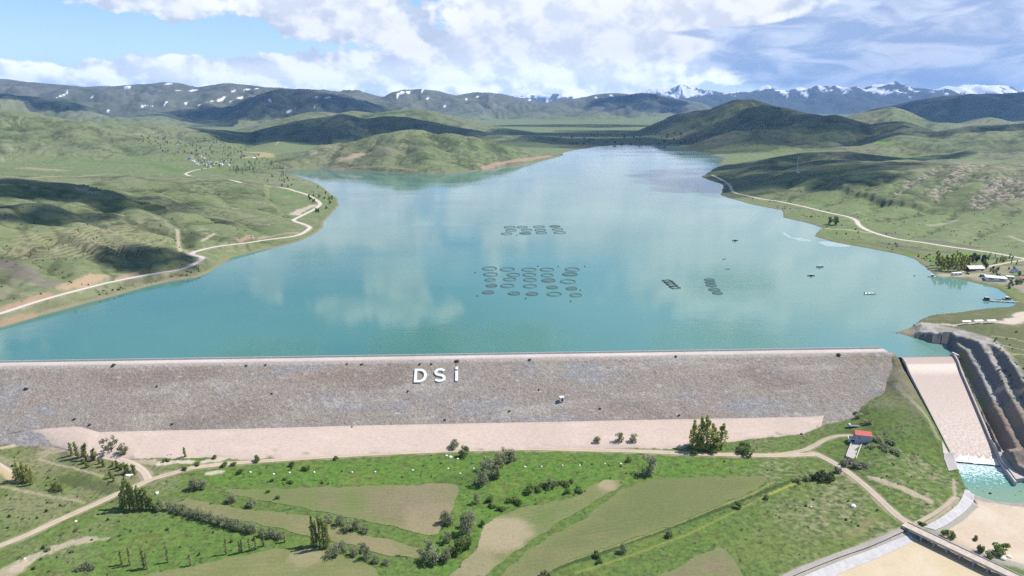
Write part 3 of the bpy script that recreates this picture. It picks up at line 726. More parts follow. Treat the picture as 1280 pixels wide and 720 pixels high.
    for k, lam in ((2, 520), (3, 250), (4, 120), (5, 60)):
        f = np.clip(lam / (r * .0022 * 4) - 1, 0, 1) * (near < .5) * (sdf > 4)
        aa_ = np.abs(pn(wx / lam, wy / lam, 40 + k))
        over(v3(.050,.064,.028), (1 - sst(aa_ + .05 * n_small, .0, .13)) * f * sst(mk['hill'], 3, 15) * (.25 + .45 * sst(n_mid, -.3, .3)))
        over(v3(.19,.175,.115), sst(aa_, .35, .8) * f * .16)
    for pts, dep, hw in GULLY:
        lo = pts.min(0) - 3 * hw; hi = pts.max(0) + 3 * hw
        q = (x > lo[0]) & (x < hi[0]) & (y > lo[1]) & (y < hi[1]) & (near < .5) & (sdf > 4)
        if not q.any(): continue
        d, tt = dist_line(x[q] + .5 * hw * pn(x[q] / (hw * 2), y[q] / (hw * 2), 61), y[q] + .5 * hw * pn(x[q] / (hw * 2), y[q] / (hw * 2), 62), pts)
        ww = np.zeros(len(x)); ww[q] = (1 - sst(d + hw * .8 * n_small[q], hw * .1, hw * .55)) * .75 * sst(n_mid[q], -.45, .25)
        over(v3(.048,.060,.026), ww)
    # dark scrub in specks along gullies
    sp = pn(x / 9, y / 9, 211) + .7 * pn(x / 4.5, y / 4.5, 212) + .6 * n_mid
    over(v3(.032,.042,.02), sst(sp, .95, 1.25) * (r < 3200) * (near < .5) * (sdf > 2) * .85)
    sp2 = fbm(x, y, 34, 3, 213)
    over(v3(.05,.06,.03), sst(sp2 + .35 * n_big, .38, .6) * .55 * (near < .5) * (sdf > 3) * (r < 5000))
    hm = (near < .5) * (sdf > 3) * (1 - sst(r, 2600, 4200))
    e1 = pn(x / 13, y / 8, 214) + .7 * pn(x / 6, y / 4.2, 215); e2 = fbm(x, y, 140, 3, 216)
    over(v3(.255,.235,.165), sst(e1 + .9 * e2, .3, 1.0) * hm * .38)
    over(v3(.062,.080,.034), sst(-e1 + .9 * e2, .25, .95) * hm * .6)
    over(v3(.30,.275,.225), sst(fbm(x, y * 1.6, 75, 4, 217) + .3 * e1, .36, .62) * hm * .4)
    # shore: a bare strip at the water line
    jag = 4 * n_small + 3 * n_mid
    over(v3(.22,.165,.115), (1 - sst(sdf + 1.5 * jag, 1, 8)) * (sdf > -25) * (near < .5) * (.25 + .65 * sst(n_mid, -.1, .3)))
    over(v3(.17,.15,.115), (sdf <= 0) * (near < .5) * .8)
    # furrows across the left slope (old terraces planted along the contours)
    q = (r > 500) & (r < 1400) & (x < -200)
    fs = np.zeros(len(x)); fz = 1 - sst(sdf_poly(x[q], y[q], FURROWS[:, :2]), -10, 40)
    fs[q] = fz * (.5 + .5 * np.sin((z[q] + 3 * fbm(x[q], y[q], 120, 2, 231)) * 2 * np.pi / 1.9))
    over(v3(.25,.215,.13), sst(fs, .45, .8) * .75)
    # rock outcrops on the right hill
    for poly in ROCKY:
        q = (r > 900) & (r < 3000) & (x > 300)
        w = np.zeros(len(x)); s_ = sdf_poly(x[q], y[q], poly[:, :2])
        rn = fbm(x[q], y[q], 30, 4, 241)
        w[q] = (1 - sst(s_ + 22 * rn, -6, 8))
        rk = np.zeros(len(x)); rk[q] = pn(x[q] / 14, y[q] / 7, 242) + .6 * pn(x[q] / 6, y[q] / 4, 243)
        over(v3(.34,.28,.235), w * sst(rk, .0, .6) * .85)
        over(v3(.085,.072,.062), w * sst(-rk, .0, .45) * .85)
        z += w * np.clip(rk, -1, 1) * 3.0
    # far snow: high slopes of the distant ranges, and lone drifts
    high = sst(z, 250, 420) * (r > 13500)
    sn = fbm(x, y * .3, 520, 5, 251, .68)
    lim = np.where(r < 22500, 640, 560)
    sr = np.abs(pn(x / 700, y / 2500, 252)) - .25 + .5 * pn(x / 240, y / 420, 253) + .35 * pn(x / 110, y / 200, 254)
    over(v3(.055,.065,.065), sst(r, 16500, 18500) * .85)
    snow = sst(sn * 1.5 + sr * .8 + np.clip((z - lim) / 260, -1.2, np.where(r < 22500, .06, .55)), .2, .4) * (r > 15500)
    # ---- downstream
    nn = near > .5
    lush = v3(.092,.142,.034); rough = v3(.185,.178,.095)
    cn = np.zeros((nn.sum(), 3), np.float32) + lush
    xs, ys, rs = x[nn], y[nn], r[nn]
    def ovn(c, w):
        nonlocal cn
        w = np.clip(w, 0, 1).astype(np.float32)[:, None]
        cn = cn * (1 - w) + np.asarray(c, np.float32) * w
    a1 = fbm(xs, ys, 30, 4, 261); a2 = fbm(xs, ys, 6, 3, 262); a3 = fbm(xs, ys, 2.0, 2, 263)
    for px, c, s_ in PAINT_MEADOW:
        pw = np.array([W(a, b, -31)[:2] for a, b in px])
        ovn(c, (1 - sst(sdf_poly(xs, ys, pw) + 7 * a1 + 3 * a2, -6, 6)) * s_)
    rightw = sst(xs, 110, 180); leftw = sst(-xs, 175, 235)
    ovn(rough, np.maximum(leftw * (.3 + .65 * sst(ys, 330, 356)), rightw * .30) * sst(a1 + .4 * a2, -.3, .25))
    ovn(v3(.23,.205,.115), sst(a2 + .6 * a3 + .5 * a1, .08, .42) * (.10 + .60 * rightw + .5 * leftw))
    ovn(v3(.135,.185,.042), sst(-a1 + .6 * a3, .05, .45) * .6)
    ovn(v3(.040,.075,.018), sst(a3 + .6 * a2, .08, .4) * .7)
    ovn(v3(.10,.105,.035), sst(a2 - .7 * a1, .1, .4) * .45)
    a4 = pn(xs / 4.2, ys / 3.0, 266) + .6 * pn(xs / 2.0, ys / 1.7, 267); tz = sst(xs, 120, 175) * (.3 + .7 * sst(a1, -.3, .2))
    ovn(v3(.255,.23,.145), sst(a4, .15, .6) * tz * .75 * (ys < 400))
    ovn(v3(.045,.075,.02), sst(-a4, .1, .55) * tz * .7)
    ovn(v3(.15,.205,.05), sst(a4, .1, .6) * (1 - tz) * .35)
    ovn(v3(.045,.082,.02), sst(-a4, .1, .6) * (1 - tz) * .4)
    ovn(v3(.020,.032,.013), sst(pn(xs / 3.1, ys / 3.1, 264) + .5 * a3 + .25 * a2, .62, .8) * .8)
    col[nn] = cn
    # right groin of the dam: dull earth at the top, abutment brown
    up = sst(z, -22, -6) * (near > .5) * (x > 180) * (x < 345)
    over(v3(.17,.15,.095), up * .8); over(v3(.22,.19,.15), up * sst(n_mid + n_small, -.1, .5) * .6)
    # right abutment: olive with dry stems
    ab = (near > .5) * sst(x, 345, 370) * (y > 425)
    over(v3(.115,.122,.058), ab * .85); over(v3(.2,.18,.12), ab * sst(n_small + .6 * n_mid, .05, .5) * .6)
    # cut rock: steep faces dark, benches grey-brown
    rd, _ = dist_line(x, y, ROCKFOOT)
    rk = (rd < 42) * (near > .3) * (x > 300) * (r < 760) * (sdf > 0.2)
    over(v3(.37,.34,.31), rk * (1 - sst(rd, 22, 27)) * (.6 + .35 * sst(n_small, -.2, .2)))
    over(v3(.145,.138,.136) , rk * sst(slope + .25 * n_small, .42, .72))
    over(v3(.15,.17,.05), rk * (1 - sst(rd + 5 * n_small, 1.5, 4)) * .6)
    # painted paths and patches
    for px, w_, c, s_ in PAINT:
        pw = hits(px)
        lo = pw.min(0) - 4 * w_ - 20; hi = pw.max(0) + 4 * w_ + 20
        q = (x > lo[0]) & (x < hi[0]) & (y > lo[1]) & (y < hi[1])
        if not q.any(): continue
        d, _ = dist_line(x[q], y[q], pw[:, :2])
        ww = np.zeros(len(x))
        jit = w_ * (.9 * fbm(x[q], y[q], max(w_ * 2.2, 2.5), 3, 271))
        ww[q] = (1 - sst(d + jit, w_ * .7, w_ * 1.35)) * s_
        over(c, ww)
    # verges of the roads: pale dust
    for nm, (p, hw) in ROADPTS.items():
        lo = p.min(0) - 25; hi = p.max(0) + 25
        q = (x > lo[0]) & (x < hi[0]) & (y > lo[1]) & (y < hi[1])
        d, _ = dist_line(x[q], y[q], p[:, :2])
        ww = np.zeros(len(x)); ww[q] = 1 - sst(d + 1.0 * hw * fbm(x[q], y[q], 9, 3, 281), hw * .9, hw * 2.0)
        over(v3(.31,.26,.19), ww * .75)
    # river edges: gravel
    for poly in (RIVER_UP, RIVER_LO):
        q = r < 700
        b = sdf_poly(x[q], y[q], poly); ww = np.zeros(len(x)); ww[q] = 1 - sst(b + 2.5 * fbm(x[q], y[q], 8, 3, 291), 3, 8)
        over(v3(.33,.30,.27), ww * .8)
        ww[q] = 1 - sst(b, -.5, 1)
        over(v3(.62,.50,.33), ww)
    over(v3(.80,.82,.85), snow * .95)
    for px, py, rx, ry in SNOWP:
        c = hits([(px, py)])
        q = (np.abs(x - c[0, 0]) < 1500) & (np.abs(y - c[0, 1]) < 2500)
        ex = rx / F * c[0, 1] * .4 + 5
        # extent up the slope follows from height
        ezz = ry / F * c[0, 1] * .42 + 4
        d = np.hypot((x[q] - c[0, 0]) / ex + .75 * fbm(x[q], y[q], 110, 3, 296), (z[q] - c[0, 2]) / ezz)
        ww = np.zeros(len(x)); ww[q] = (1 - sst(d, .5, 1.0)) * (np.abs(y[q] - c[0, 1]) < 900)
        over(v3(.82,.83,.86), ww * .95)
    # canal-bank and chute surroundings handled by their own objects
    verts = np.stack([x, y, z], 1)
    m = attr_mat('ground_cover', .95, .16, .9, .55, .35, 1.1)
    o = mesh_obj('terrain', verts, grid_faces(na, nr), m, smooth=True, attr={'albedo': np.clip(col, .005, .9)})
    return structure(o)

FIELD_PX = [
 [(262,612),(300,612),(380,610),(459,607.5),(560,604.5),(570,606.5),(573.6,612),(568,633),(547,667.5),(536,670),(486,657),(419.5,643.6),(366,633),(313,623),(285,616)],
 [(234,624),(300,635.6),(345,640),(388,646),(419.5,660),(459,670),(499,678),(526,686),(523,699),(486,694),(449,684),(414,678),(388,671),(353,662),(316,654),(262,645),(232,639),(222,630)],
 [(560,722),(597,685),(600,665),(608,655),(620,647),(650,635),(700,626),(725,620),(740,607),(760,600),(774,601),(777,606),(760,617),(735,633),(700,652),(655,683),(602,722)],
 [(622,722),(660,688),(690,670),(715,657),(735,647),(744,636),(777,613),(815,599),(897.5,596.5),(950,595),(962,597),(960,602),(937,616.6),(888,636.5),(836,658),(770,681),(715,700),(676,722)],
 [(815,724),(868,698),(898,684),(905,686),(914,696),(930,724)],
 [(150,724),(240,708),(345,686),(400,687),(440,697),(470,711),(478,724)],
]
FIELD_POLY = [hits(p)[:, :2] for p in FIELD_PX]
ground = build_ground()
refresh_grid()
def zg(x, y): return height(np.atleast_1d(x), np.atleast_1d(y))
# ------------------------------------------------------------------ water of the lake
def build_lake():
    m, nt, b = new_mat('lake_water'); g = G(nt)
    tc = g.n('ShaderNodeTexCoord')
    sep = g.n('ShaderNodeSeparateXYZ'); g.lk(tc.outputs['Object'], sep.inputs[0])
    n0 = g.noise(tc.outputs['Object'], .0022, 4, .5)
    col = g.mix(g.ss(n0, .35, .68), (.046, .153, .132, 1), (.078, .196, .168, 1))
    # milkier toward the right bank, with reflected sky put into the colour
    col = g.mix(g.ss(sep.outputs[0], -120, 420, 0, .8), col, (.135, .25, .215, 1))
    g.lk(col, b.inputs['Base Color'])
    b.inputs['IOR'].default_value = 1.333
    b.inputs['Specular IOR Level'].default_value = .5
    # wind: long calm and ruffled streaks
    sx = g.comb(g.m('MULTIPLY', sep.outputs[0], .0016), g.m('MULTIPLY', sep.outputs[1], .0085))
    st = g.noise(sx, 1.0, 4, .55, .6)
    rough = g.ss(st, .38, .7, .03, .11)
    g.lk(rough, b.inputs['Roughness'])
    n1 = g.noise(tc.outputs['Object'], .35, 3, .6)
    n2 = g.noise(tc.outputs['Object'], .055, 2, .5)
    hgt = g.m('ADD', n1, g.m('MULTIPLY', n2, 1.6))
    bp = g.n('ShaderNodeBump'); bp.inputs['Distance'].default_value = .22
    g.lk(g.ss(st, .3, .75, .07, .22), bp.inputs['Strength'])
    g.lk(hgt, bp.inputs['Height']); g.lk(bp.outputs[0], b.inputs['Normal'])
    ii = slice(None)
    x, y = _X, _Y
    u, v = dam_uv(x, y)
    sill = lambda q: np.interp(q, [CH_L[0][0], CH_R[0][0]], [CH_L[0][1], CH_R[0][1]]) + .3
    gap = (x > CH_L[0][0] - 6) & (x < CH_R[0][0] + 4)
    ok = (SDF < 26 + .02 * _Y) & ((v > 2.0) | (gap & (v > -16)))
    keep = ok[:-1, :-1] & ok[1:, :-1] & ok[:-1, 1:] & ok[1:, 1:]
    yy = np.where(gap, np.maximum(y, sill(x)), y)
    flat = (yy[:-1, :-1] == sill(x)[:-1, :-1]) & (yy[:-1, 1:] == sill(x)[:-1, 1:])
    vv = np.stack([x.ravel(), yy.ravel(), np.zeros(x.size)], 1)
    f = grid_faces(NA, NR, keep & ~flat)
    vv, f, _ = compact(vv, f)
    return structure(mesh_obj('lake_water', vv, f, m, smooth=True))
build_lake()

# ------------------------------------------------------------------ roads and fields: sheets laid on the ground
M_ROAD = attr_mat('dirt_road', .95, .10, .8, .3, .1, 2.0)
ROAD_COL = {'left_shore': (.50,.45,.38), 'right_shore': (.50,.45,.38), 'village_lane': (.45,.38,.28), 'valley_track': (.42,.34,.25), 'berm_track': (.44,.36,.29), 'bridge_track': (.40,.335,.26), 'outlet_track': (.38,.32,.23),
            'canal_path': (.30,.28,.25), 'bank_path': (.36,.3,.22)}
def ribbon(name, p, hw, col, dz=.06, n=7, mat=None, rut=True):
    p = np.asarray(p); t = np.gradient(p[:, :2], axis=0); t /= np.linalg.norm(t, axis=1)[:, None] + 1e-9
    nr = np.stack([-t[:, 1], t[:, 0]], 1)
    s = np.linspace(-1, 1, n)
    wv = hw * (1 + .14 * fbm(p[:, 0], p[:, 1], 30, 2, 401))
    X = p[:, None, 0] + nr[:, None, 0] * s[None] * wv[:, None]; Y = p[:, None, 1] + nr[:, None, 1] * s[None] * wv[:, None]
    Z = np.repeat(p[:, 2][:, None], n, 1) + dz - .10 * np.abs(s)[None] ** 4
    c = np.zeros((len(p), n, 3), np.float32) + v3(*col)
    if rut:
        mid = np.exp(-(s / .22) ** 2)[None, :, None] * (.35 + .3 * fbm(p[:, 0], p[:, 1], 25, 2, 402))[:, None, None]
        c = c * (1 - mid) + v3(.20,.19,.10) * mid * 1.0
    k = (1 + .16 * fbm(X, Y, 6, 3, 403))[..., None]
    c = c * k
    return mesh_obj(name, np.stack([X, Y, Z], -1).reshape(-1, 3), grid_faces(len(p), n), mat or M_ROAD, smooth=True, attr={'albedo': np.clip(c.reshape(-1, 3), .01, .8)})
for nm, (p, hw) in ROADPTS.items():
    q = p.copy()
    if nm in ('canal_path', 'bank_path'): q[:, 2] = height(q[:, 0], q[:, 1]) + .35
    structure(ribbon('road' if 'shore' in nm else 'dirt_track', q, hw, ROAD_COL[nm], rut='track' in nm))
def poly_sheet(name, poly, mat, colf, step=2.0, dz=.3, zfun=None, jag=0.0):
    lo, hi = poly.min(0) - 2 * step, poly.max(0) + 2 * step
    gx = np.arange(lo[0], hi[0] + step, step); gy = np.arange(lo[1], hi[1] + step, step)
    X, Y = np.meshgrid(gx, gy, indexing='ij')
    s = sdf_poly(X.ravel(), Y.ravel(), poly).reshape(X.shape)
    # pull the outermost points onto the outline
    P2 = list(map(tuple, poly)) + [tuple(poly[0])]
    if jag: s = s + jag * fbm(X, Y, 10, 3, 411)
    gxs = np.gradient(s, step, axis=0); gys = np.gradient(s, step, axis=1); gl = np.hypot(gxs, gys) + 1e-6
    mv = np.where((s > 0) & (s < 1.5 * step), s, 0)
    X2 = X - gxs / gl * mv; Y2 = Y - gys / gl * mv
    ok = s < 1.45 * step
    keep = ok[:-1, :-1] & ok[1:, :-1] & ok[:-1, 1:] & ok[1:, 1:]
    Z = (zfun(X2, Y2) if zfun else height(X2.ravel(), Y2.ravel()).reshape(X.shape)) + dz
    V, Fq, used = compact(np.stack([X2, Y2, Z], -1).reshape(-1, 3), grid_faces(len(gx), len(gy), keep))
    c = colf(V[:, 0], V[:, 1], s.ravel()[used])
    return mesh_obj(name, V, Fq, mat, smooth=True, attr={'albedo': np.clip(c, .01, .9)})
M_FIELD = attr_mat('field_soil', .95, .14, .7, .4, .15, 1.4)
def field_col(base, alt, ang, seed, pale=None):
    ca, sa = math.cos(ang), math.sin(ang)
    def f(x, y, s):
        q = (x * ca + y * sa); w = -x * sa + y * ca
        n = fbm(x, y, 45, 4, seed) + .35 * fbm(q * .25, w * 1.6, 8, 3, seed + 1)
        t = sst(n, -.25, .4)[:, None]
        c = v3(*base) * (1 - t) + v3(*alt) * t
        rows = (.5 + .5 * np.sin(w * 2 * np.pi / 3.1))[:, None] * .20
        c = c * (1 - rows * .6)
        trk = (np.abs(((w + 2 * fbm(x, y, 60, 2, seed + 7)) % 15) - 7.5) < .55)[:, None] * sst(fbm(x, y, 50, 2, seed + 8), -.2, .2)[:, None] * .28
        c = c * (1 - trk) + v3(.10,.115,.04) * trk
        e = (sst(s + 2 * fbm(x, y, 8, 2, seed + 3), -9, -.3) * .65)[:, None]
        c = c * (1 - e) + v3(.15,.165,.065) * e
        if pale is not None:
            for (pp, rad, pc, ps) in pale:
                h = hits([pp])[0]
                k = (1 - sst(np.hypot(x - h[0], y - h[1]) + rad * .5 * fbm(x, y, 14, 3, seed + 5), rad * .55, rad * 1.1))[:, None] * ps
                c = c * (1 - k) + v3(*pc) * k
        return c
    return f
_far = hits([(640,640),(940,600)]); ANG = math.atan2(_far[1,1]-_far[0,1], _far[1,0]-_far[0,0])
BROWN = (.165,.150,.082); GRN = (.135,.165,.058)
FC = [field_col(GRN, (.185,.16,.09), -.15, 501, [((545,650),22,(.26,.21,.13),.6),((540,620),26,(.20,.165,.105),.6),((360,625),25,(.12,.15,.05),.5)]),
      field_col((.17,.165,.075), (.22,.19,.10), -.25, 511, [((470,683),18,(.23,.185,.11),.6)]),
      field_col(GRN, (.19,.17,.085), ANG, 521, [((625,665),20,(.31,.255,.165),.85),((590,705),16,(.25,.215,.13),.7),((760,606),9,(.30,.245,.15),.8)]),
      field_col((.13,.148,.058), (.165,.16,.075), ANG, 531, [((850,620),40,(.115,.14,.05),.6)]),
      field_col((.17,.155,.085), (.19,.165,.095), ANG, 541),
      field_col((.15,.165,.06), (.20,.19,.085), .1, 551, [((385,695),10,(.28,.24,.15),.5)])]
for poly, cf in zip(FIELD_POLY, FC):
    structure(poly_sheet('field', poly, M_FIELD, cf, 1.6, .18, jag=2.0))

# ------------------------------------------------------------------ the dam
def build_dam():
    root = empty('embankment_dam', tuple(W(640, 446, 0)), 'long grey rockfill dam with a pale road along its crest', 'dam')
    ro = np.array(root.location)
    def put(name, verts, faces, mat, col=None):
        o = mesh_obj(name, np.asarray(verts) - ro, faces, mat, root, True, None if col is None else {'albedo': col})
        return o
    m_rock = attr_mat('rockfill', .95, .38, .85, .9, .6, .9, .1)
    m_pale = attr_mat('pale_gravel', .95, .10, .5, .35, .15, 1.2, .1)
    # downstream face, from crest edge down; the foot dips below the ground
    us = np.arange(-330, AXLEN + 5, .8); ss = np.concatenate([np.arange(0, 78, .8)])
    U, S = np.meshgrid(us, ss, indexing='ij')
    n = np.sqrt(5.0)
    d = S * 2 / n; z = CREST - .35 - S / n
    X = AX0[0] + AXD[0] * U - AXN[0] * d; Y = AX0[1] + AXD[1] * U - AXN[1] * d
    st1 = pn(U / 1.7, S / 1.7, 601); st2 = pn(U / .95, S / .95, 602); st3 = fbm(U, S, 25, 3, 603)
    st4 = np.clip(pn(U / 3.2, S / 2.6, 604) - .25, 0, 1)
    edge = sst(S, 0, 2)
    z = z + edge * (.20 * st1 + .16 * st2 + .5 * st3 + .55 * st4)
    c = np.zeros(U.shape + (3,), np.float32) + v3(.245,.210,.180)
    def ov(cc, w):
        nonlocal c
        w = np.clip(w, 0, 1)[..., None].astype(np.float32); c = c * (1 - w) + v3(*cc) * w
    L1 = fbm(U * .6, S * 1.6, 55, 4, 611); L2 = fbm(U * .7, S, 40, 4, 612); L3 = fbm(U, S, 9, 3, 613); L4 = fbm(U * .35, S * 2.2, 40, 3, 614)
    ov((.235,.228,.232), sst(L1 + .3 * L3, .02, .4) * .85)
    ov((.27,.212,.172), sst(L2 + .3 * L3, .05, .45) * .8)
    ov((.29,.255,.20), sst(-L2 + .35 * L4, .1, .5) * .7)
    ov((.32,.295,.27), sst(L4 + .4 * L3, .15, .5) * .5)
    ov((.13,.105,.095), sst(L2 - L1 + .4 * L3, .25, .6) * .35)
    L5 = pn(U / 5.5, S / 3.6, 615) + .7 * pn(U / 3.0, S / 2.4, 616)
    ov((.40,.36,.325), sst(L5 + .6 * L3, .35, 1.0) * .45); ov((.16,.135,.12), sst(-L5 + .5 * L1, .3, 1.0) * .42)
    q = pn(U / 1.3, S / 1.3, 621) + .6 * pn(U / .8, S / .8, 622)
    ov((.40,.365,.335), sst(q, .5, 1.0) * .4)
    ov((.085,.075,.07), sst(-q, .6, 1.05) * .4)
    ov((.36,.31,.28), (1 - sst(S + 1.5 * L3, 1.5, 4.5)) * .8)
    ov((.16,.15,.085), sst(U, AXLEN - 60, AXLEN + 6) * sst(L3 + L2, -.3, .3) * .7)
    put('rockfill_face', np.stack([X, Y, z], -1).reshape(-1, 3), grid_faces(len(us), len(ss)), m_rock, c.reshape(-1, 3))
    # crest: gravel road, kerb downstream, parapet wall upstream
    us = np.arange(-330, AXLEN + 2, 2.0)
    vs = np.linspace(-.6, 8.4, 10)
    U, V = np.meshgrid(us, vs, indexing='ij')
    bend = 0
    X = AX0[0] + AXD[0] * U + AXN[0] * V; Y = AX0[1] + AXD[1] * U + AXN[1] * V
    Z = np.full(U.shape, CREST) + .05 * fbm(U, V, 8, 2, 631)
    Z[:, 0] = CREST - .8; Z[:, -1] = CREST - .8
    c = np.zeros(U.shape + (3,), np.float32) + v3(.45,.40,.36)
    c *= (1 + .16 * fbm(U, V * 3, 30, 3, 632) + .08 * pn(U / 3, V / 1.2, 633))[..., None]
    c[:, :3] *= .86
    put('crest_road', np.stack([X, Y, Z], -1).reshape(-1, 3), grid_faces(len(us), len(vs)), m_pale, c.reshape(-1, 3))
    prof = [(8.3, -.5), (8.3, 1.15), (8.75, 1.15), (8.75, -1.2), (14.5, -4.5), (30, -14)]
    us = np.arange(-330, AXLEN + 1.5, 6.0)
    V = []; 
    for u in us:
        for a, b in prof: V.append((AX0[0] + AXD[0] * u + AXN[0] * a, AX0[1] + AXD[1] * u + AXN[1] * a, CREST + b))
    o = put('parapet', V, grid_faces(len(us), len(prof)), flat_mat('parapet_concrete', (.52,.50,.48), .85, .06, .5))
    o.data.shade_flat()
    # berm: pale levelled bench along the foot
    top_px = [(-80,552),(-20,545.5),(10,541.5),(38,537.5),(66,535),(98,533.5),(110,536.5),(124,540.5),(180,539),(300,536.5),(420,533),(560,530),(700,527.5),(840,524.5),(950,522.5),(1015,521),(1034,519)]
    bot_px = [(-80,556),(-20,552),(10,549),(38,552),(66,559),(98,568),(110,573),(124,574),(180,574.5),(300,575),(420,570),(560,564),(700,560.5),(840,560),(950,549),(1005,543),(1030,535)]
    top = np.array([dam_hit(*p) for p in top_px]); bot = np.array([W(*p, -30.9) for p in bot_px])
    k = 300; m_ = 26
    tt = np.linspace(0, len(top) - 1, k)
    T = np.stack([np.interp(tt, np.arange(len(top)), top[:, i]) for i in range(3)], 1); B = np.stack([np.interp(tt, np.arange(len(top)), bot[:, i]) for i in range(3)], 1)
    s = np.linspace(0, 1, m_)[None, :, None]
    G_ = T[:, None] * (1 - s) + B[:, None] * s
    X, Y = G_[..., 0], G_[..., 1]
    sz = s[..., 0]
    # height: a gentle bench, then dips into the grass
    gz = height(X.ravel(), Y.ravel()).reshape(X.shape)
    zz = T[:, 2][:, None] * (1 - sz) + (gz + .35) * sz 
    zz = np.maximum(zz, gz + .25 - .9 * sst(sz, .88, 1))
    zz += .12 * fbm(X, Y, 7, 3, 641) + .25 * (sz < .03)
    zz -= sst(sz + .16 * fbm(X, Y, 14, 3, 642) * sst(sz, .5, .8), .9, 1.04) * .9
    kk = sst(np.arange(k), 0, 45)[:, None]; zz = (gz - .35) * (1 - kk) + zz * kk; zz[-4:] = gz[-4:] - .2
    c = np.zeros(X.shape + (3,), np.float32) + v3(.455,.365,.305)
    c *= (1 + .07 * fbm(X, Y, 40, 3, 643) + .05 * fbm(X, Y * 3, 5, 2, 644))[..., None]
    ww = (sst(fbm(X, Y, 9, 4, 645), .28, .5) * sst(sz, .6, .92) * .7)[..., None]; c = c * (1 - ww) + v3(.16,.15,.09) * ww
    ww = (sst(fbm(X * .4, Y, 12, 4, 646), .2, .6) * .25)[..., None]; c = c * (1 - ww) + v3(.60,.52,.46) * ww
    put('berm', np.stack([X, Y, zz], -1).reshape(-1, 3), grid_faces(k, m_), m_pale, c.reshape(-1, 3))
    return root
dam = build_dam()
# ------------------------------------------------------------------ clouds that throw the shadows on the hills, and the air
def build_clouds():
    m, nt, b = new_mat('cloud_white')
    b.inputs['Base Color'].default_value = (.92, .92, .93, 1); b.inputs['Roughness'].default_value = 1
    b.inputs['Specular IOR Level'].default_value = 0
    tr = nt.nodes.new('ShaderNodeBsdfTransparent'); mx = nt.nodes.new('ShaderNodeMixShader'); mx.inputs[0].default_value = .71
    nt.links.new(b.outputs[0], mx.inputs[1]); nt.links.new(tr.outputs[0], mx.inputs[2]); nt.links.new(mx.outputs[0], nt.nodes['Material Output'].inputs['Surface'])
    # (shadow centre px, py, half length east-west m, half length along view m, altitude, tilt, words)
    SH = [((95,236),230,105,1500,.25,'long low cloud over the left bank'), ((15,232),180,120,1500,.1,'cloud at the far left over the left bank'), ((205,262),120,60,1450,.3,'small cloud over the left bank slope'), ((190,325),66,48,1300,.1,'smallest cloud over the left shore'), ((25,264),130,60,1450,.4,'ragged cloud over the terraced slope'),
          ((430,150),900,620,2200,-.1,'broad cloud over the ridge left of the lake'), ((545,155),520,420,2200,-.2,'cloud over the end of the dark ridge'), ((310,172),420,260,2000,-.1,'cloud over the foot of the dark ridge'), ((370,122),1400,1000,2900,0,'wide cloud over the far left mountain'), ((250,106),1300,500,3100,0,'thin cloud over the far plateau'),
          ((740,157),1000,500,2500,0,'wide cloud over the valley beyond the lake'), ((905,148),1300,1500,2600,.1,'great cloud over the dark peak right of the lake'), ((800,126),900,600,3000,0,'cloud over the far round mountain'),
          ((955,214),300,420,1750,.2,'cloud over the right shore'), ((1060,192),420,240,1800,0,'long cloud over the right hills'), ((1075,222),110,60,1600,.1,'small cloud over the right headland'), ((1225,157),560,240,2200,.05,'cloud over the far right ridge'), ((1200,132),1600,1400,2800,0,'large cloud over the right mountain'),
          ((60,122),700,500,2600,0,'cloud over the far left slopes'), ((1170,198),130,60,1700,0,'little cloud over the rocky hill')]
    rg = np.random.default_rng(5)
    bmx = bmesh.new(); bmesh.ops.create_icosphere(bmx, subdivisions=3, radius=1)
    sv = np.array([v.co[:] for v in bmx.verts]); sf = np.array([[v.index for v in f.verts] for f in bmx.faces]); bmx.free()
    for (px, ra, rb, alt, tilt, words) in SH:
        g0 = hits([px])[0]
        # high enough to stand well above the top of the picture
        while True:
            k = (alt - g0[2]) / SUNV[2]; c = g0 + SUNV * k
            if (alt - .3 * min(ra, rb) - CAMZ) / (math.hypot(c[0], c[1]) + rb) > math.tan(R(10.5)): break
            alt += 100
        V, Fc = [], []; off = 0
        n = 46
        for i in range(n + 1):
            a = rg.uniform(0, 2 * np.pi); q = math.sqrt(rg.uniform(.05, 1))
            ex, ey = ra * q * math.cos(a), rb * q * math.sin(a)
            ex, ey = ex * math.cos(tilt) - ey * math.sin(tilt), ex * math.sin(tilt) + ey * math.cos(tilt)
            s = min(ra, rb) * rg.uniform(.15, .40) * (1.1 - .5 * q)
            v = sv * np.array([s * 1.25, s * 1.1, s * .62])
            if i == n:          # the core that every puff grows from
                s = min(ra, rb) * .5; ex = ey = 0
                v = sv * np.array([ra * .92, rb * .92, s * .5]); v[:, :2] = v[:, :2] @ np.array([[math.cos(tilt), math.sin(tilt)], [-math.sin(tilt), math.cos(tilt)]])
            o3 = np.array([c[0] + ex, c[1] + ey, alt + s * .25])
            w = v + o3
            kx = .55 / s * 2
            nn = fbm(w[:, 0] * kx + w[:, 2] * kx, w[:, 1] * kx - w[:, 2] * kx, 1.0, 3, 700)
            w = o3 + v * (1 + .38 * nn)[:, None]
            w[:, 2] = np.where(w[:, 2] < alt - s * .2, alt - s * .2 + (w[:, 2] - alt + s * .2) * .25, w[:, 2])
            V.append(w); Fc.append(sf + off); off += len(sv)
        V = np.vstack(V)
        o = mesh_obj('cloud', V - c, np.vstack(Fc), m, smooth=True)
        o.location = Vector(c.tolist())
        tag(o, 'white ' + words + ', above the picture', 'cloud', 'clouds above the valley')
build_clouds()
